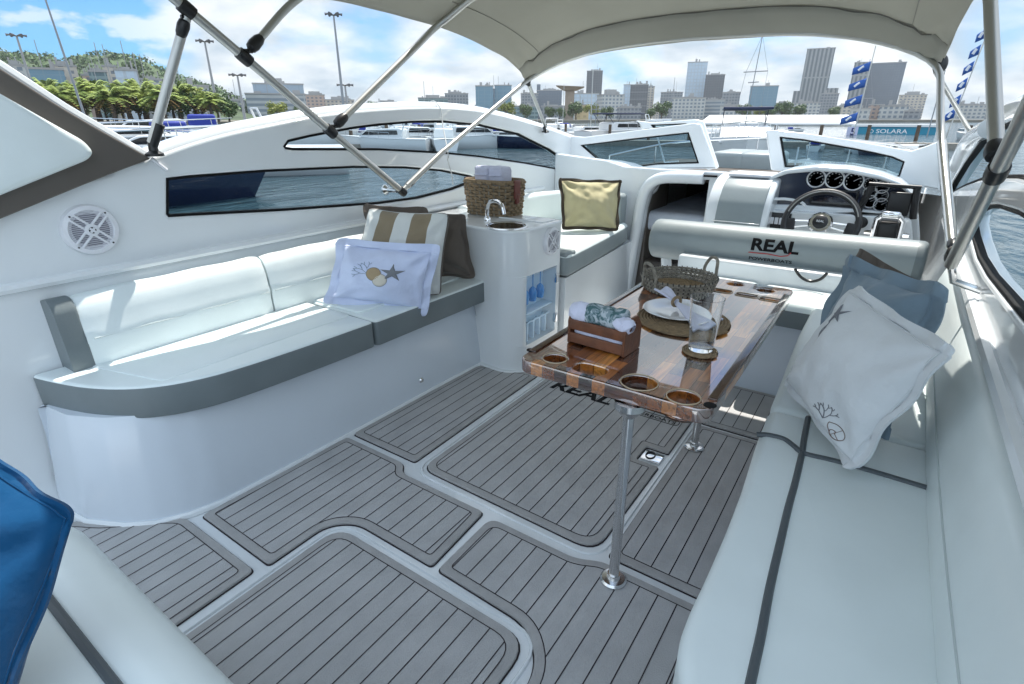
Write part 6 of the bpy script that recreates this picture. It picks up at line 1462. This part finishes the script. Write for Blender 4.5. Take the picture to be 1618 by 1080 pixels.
for k in range(12):
    n = 70; r_ = .010 + .0115 * k; bot.append(tube([tc_ + V(r_ * math.cos(2 * math.pi * i / n), r_ * math.sin(2 * math.pi * i / n), .006 + .002 * ((i + k) % 2)) for i in range(n)], .0045, 5, closed=True))
mk('woven_bottom', join(*bot), wick, tray)
for a in (R(236), R(50)):
    d_ = V(math.cos(a), math.sin(a), 0); n_ = V(-d_.y, d_.x, 0); c_ = tc_ + d_ * .155
    mk('handle', tube(catmull([c_ + n_ * .045 + V(0, 0, .02), c_ + n_ * .043 + V(0, 0, .08), c_ + n_ * .022 + d_ * .012 + V(0, 0, .125), c_ - n_ * .022 + d_ * .012 + V(0, 0, .125), c_ - n_ * .043 + V(0, 0, .08), c_ - n_ * .045 + V(0, 0, .02)], 6), .007, 8), wick2, tray)
# ---- wooden cutlery caddy with rolled napkins
A_ = Zp(896, 541, tabz); B_ = Zp(985, 566, tabz); Cc = Zp(1000, 543, tabz)
ex = (B_ - A_); ex.z = 0; lx_ = ex.length; ex.normalize(); ey = V(-ex.y, ex.x, 0); wd2 = .115
cad = empty('wooden_caddy', A_ + ex * lx_ / 2 + ey * wd2 / 2, 'small dark wooden slatted crate holding rolled napkins at the near end of the table', 'crate')
Mc = Matrix((ex, ey, V(0, 0, 1))).transposed().to_4x4(); Mc.translation = V(A_.x, A_.y, TZ)
cw = mat('caddy_wood', (.13, .045, .018), .45, noise_amt=.3, noise_scale=25, bump=.2, bump_scale=60)
for yy in (0, wd2 - .008):
    for zz in (.006, .052): mk('slat', xf(box(.004, lx_ - .004, yy, yy + .008, zz, zz + .034, .002), Mc), cw, cad)
for xx in (0, lx_ - .009):
    mk('end_board', mapf(plate(rcorner([(0, 0), (wd2, 0), (wd2, .085), (wd2 * .72, .12), (wd2 * .28, .12), (0, .085)], .006, 2), [rcorner([(wd2 * .34, .088), (wd2 * .66, .088), (wd2 * .66, .102), (wd2 * .34, .102)], .006, 3)], .009, .0015), lambda v, xx=xx: Mc @ V(xx + .0045 + v.z, v.x, v.y)), cw, cad)
mk('floor_board', xf(box(.004, lx_ - .004, .004, wd2 - .004, .004, .01), Mc), cw, cad)
def roll(x0, x1, yc, zc, r, m, label, nm='rolled_napkin', wob=.004, seed=0):
    vs = []; ns = 20
    pts = [Mc @ V(x0 + (x1 - x0) * i / ns, yc + wob * math.sin(i * .7 + seed), zc + wob * math.cos(i * .9 + seed)) for i in range(ns + 1)]
    rr = [r * (1 - .25 * (1 if i in (0, ns) else 0)) * (1 + .08 * noise.noise(V(i * .5, seed, 0))) for i in range(ns + 1)]
    o_ = mk(nm, tube(pts, rr, 18), m); tag(o_, label, 'napkin', 'rolled napkins in the wooden crate'); return o_
def print_mat():
    m = bpy.data.materials.new('green_print_cotton'); m.use_nodes = True; t = m.node_tree; b = t.nodes['Principled BSDF']; b.inputs['Roughness'].default_value = .9
    tc = t.nodes.new('ShaderNodeTexCoord'); v = t.nodes.new('ShaderNodeTexNoise'); v.inputs['Scale'].default_value = 28; v.inputs['Detail'].default_value = 3; v.inputs['Distortion'].default_value = 2.2; t.links.new(tc.outputs['Object'], v.inputs[0])
    r = t.nodes.new('ShaderNodeValToRGB'); r.color_ramp.interpolation = 'CONSTANT'; e = r.color_ramp.elements; e[0].position = 0; e[0].color = (.06, .13, .14, 1); e[1].position = .47; e[1].color = (.20, .27, .30, 1); x = e.new(.56); x.color = (.42, .48, .52, 1)
    t.links.new(v.outputs[0], r.inputs[0]); t.links.new(r.outputs[0], b.inputs['Base Color']); return m
roll(.012, .055, .035, .105, .034, f_nap, 'white end of the napkin roll at the left of the wooden crate', seed=1)
roll(.048, lx_ - .03, .042, .105, .036, print_mat(), 'napkin with dark green printed pattern rolled on top of the crate', seed=2)
roll(lx_ - .036, lx_ - .004, .028, .095, .026, f_nap, 'white crumpled napkin end at the right of the wooden crate', seed=4)
roll(.014, lx_ - .014, .038, .045, .028, f_nap, 'white napkin roll lying low between the crate slats', seed=6, wob=.002)

# ================================================================ basket with rolled towels on the wet bar counter
bx0 = Yp(735, 350, 2.86); bk = V(-2.22, 2.80, ZB)
bs = empty('wicker_basket', bk, 'tall brown wicker basket with leather tabs behind the steel faucet', 'basket')
Lp = Yp(734, 290, 2.80); Rp_ = Yp(813, 290, 2.80); bw = (Rp_.x - Lp.x) / 2 * .93; bcx = (Rp_.x + Lp.x) / 2; bk.x = bcx
bt = Yp(770, 285, 2.80).z; bot_ = ZB
loops = []
nl = 11
def rr_sq(w_, d_, n=96):
    out_ = []
    for i in range(n):
        a = 2 * math.pi * i / n; c_, s_ = math.cos(a), math.sin(a); k_ = (abs(c_) ** 4 + abs(s_) ** 4) ** (-.25); out_.append((c_ * k_ * w_, s_ * k_ * d_))
    return out_
for k in range(nl):
    f_ = k / (nl - 1); w_ = bw * (.90 + .10 * f_); P = rr_sq(w_, .10 + .012 * f_)
    loops.append(tube([V(bcx + a * (1 + .045 * (1 if (i // 3 + k) % 2 else -1)), 2.86 + b * (1 + .06 * (1 if (i // 3 + k) % 2 else -1)), bot_ + .01 + (bt - bot_ - .02) * f_) for i, (a, b) in enumerate(P)], .0095, 6, closed=True))
mk('woven_side', join(*loops), wick, bs)
P0_ = rr_sq(bw * .90, .10, 32); P1_ = rr_sq(bw * 1.0, .112, 32)
mk('stakes', join(*[tube([V(bcx + a[0], 2.86 + a[1], bot_), V(bcx + b[0], 2.86 + b[1], bt)], .006, 5) for a, b in zip(P0_, P1_)]), wick2, bs)
mk('basket_lining', prism([(bcx + a * .94, 2.86 + b * .92) for a, b in P0_], bot_ + .01, bt - .03), wdk, bs)
mk('basket_rim', tube([V(bcx + a[0], 2.86 + a[1], bt) for a in rr_sq(bw * 1.0, .112, 48)], .010, 8, closed=True), wick, bs)
lea = mat('red_brown_leather', (.13, .03, .02), .45)
for s_ in (-1, 1):
    hx = bcx + s_ * (bw + .012)
    mk('leather_tab', join(box(hx - .008, hx + .008, 2.80, 2.86, bt - .10, bt + .012, .006), box(hx - .010, hx + .012 + (.0), 2.815, 2.845, bt - .13, bt - .07, .006)), lea, bs)
for i, xo in enumerate((-.062, .048)):
    pts = [V(bcx + xo, 2.80 + .11 * k / 6, bt + .018) for k in range(7)]
    lab_ = ['white rolled towel at the left in the wicker basket', 'white rolled towel at the right in the wicker basket'][i]
    vs = []; fs = []
    bx_ = box(-.056, .056, -.06, .06, -.05, .085, .022, 5)
    v2 = [V(bcx + xo + p.x * (1 - .0 * p.z) + .006 * noise.noise(p * 20 + V(i, 0, 0)), 2.86 + p.y, bt + p.z + .008 * noise.noise(p * 14 + V(0, i * 3, 0))) for p in bx_[0]]
    tw = mk('towel', (v2, bx_[1]), fabric('towel_lilac', (.60, .62, .76), b=.8, bs=90), None, 60); tag(tw, lab_, 'towel', 'rolled towels in the basket')
    mk('towel_fold', join(tube([V(bcx + xo - .05, 2.795, bt + .03), V(bcx + xo + .05, 2.795, bt + .035)], .004, 6)), MATS['towel_lilac'], tw)
# ================================================================ the air between us and the city
hz_m = bpy.data.materials.new('haze_air'); hz_m.use_nodes = True; t = hz_m.node_tree; t.nodes.clear()
o_ = t.nodes.new('ShaderNodeOutputMaterial'); pv = t.nodes.new('ShaderNodeVolumePrincipled'); pv.inputs['Color'].default_value = (.86, .92, 1, 1); pv.inputs['Density'].default_value = .00012; pv.inputs['Anisotropy'].default_value = .3
t.links.new(pv.outputs[0], o_.inputs['Volume'])
tag(mk('haze', box(-1500, 1500, -1500, 1500, WZ - 1, 200), hz_m, None, 0), kind='stuff')
bpy.context.view_layer.update()
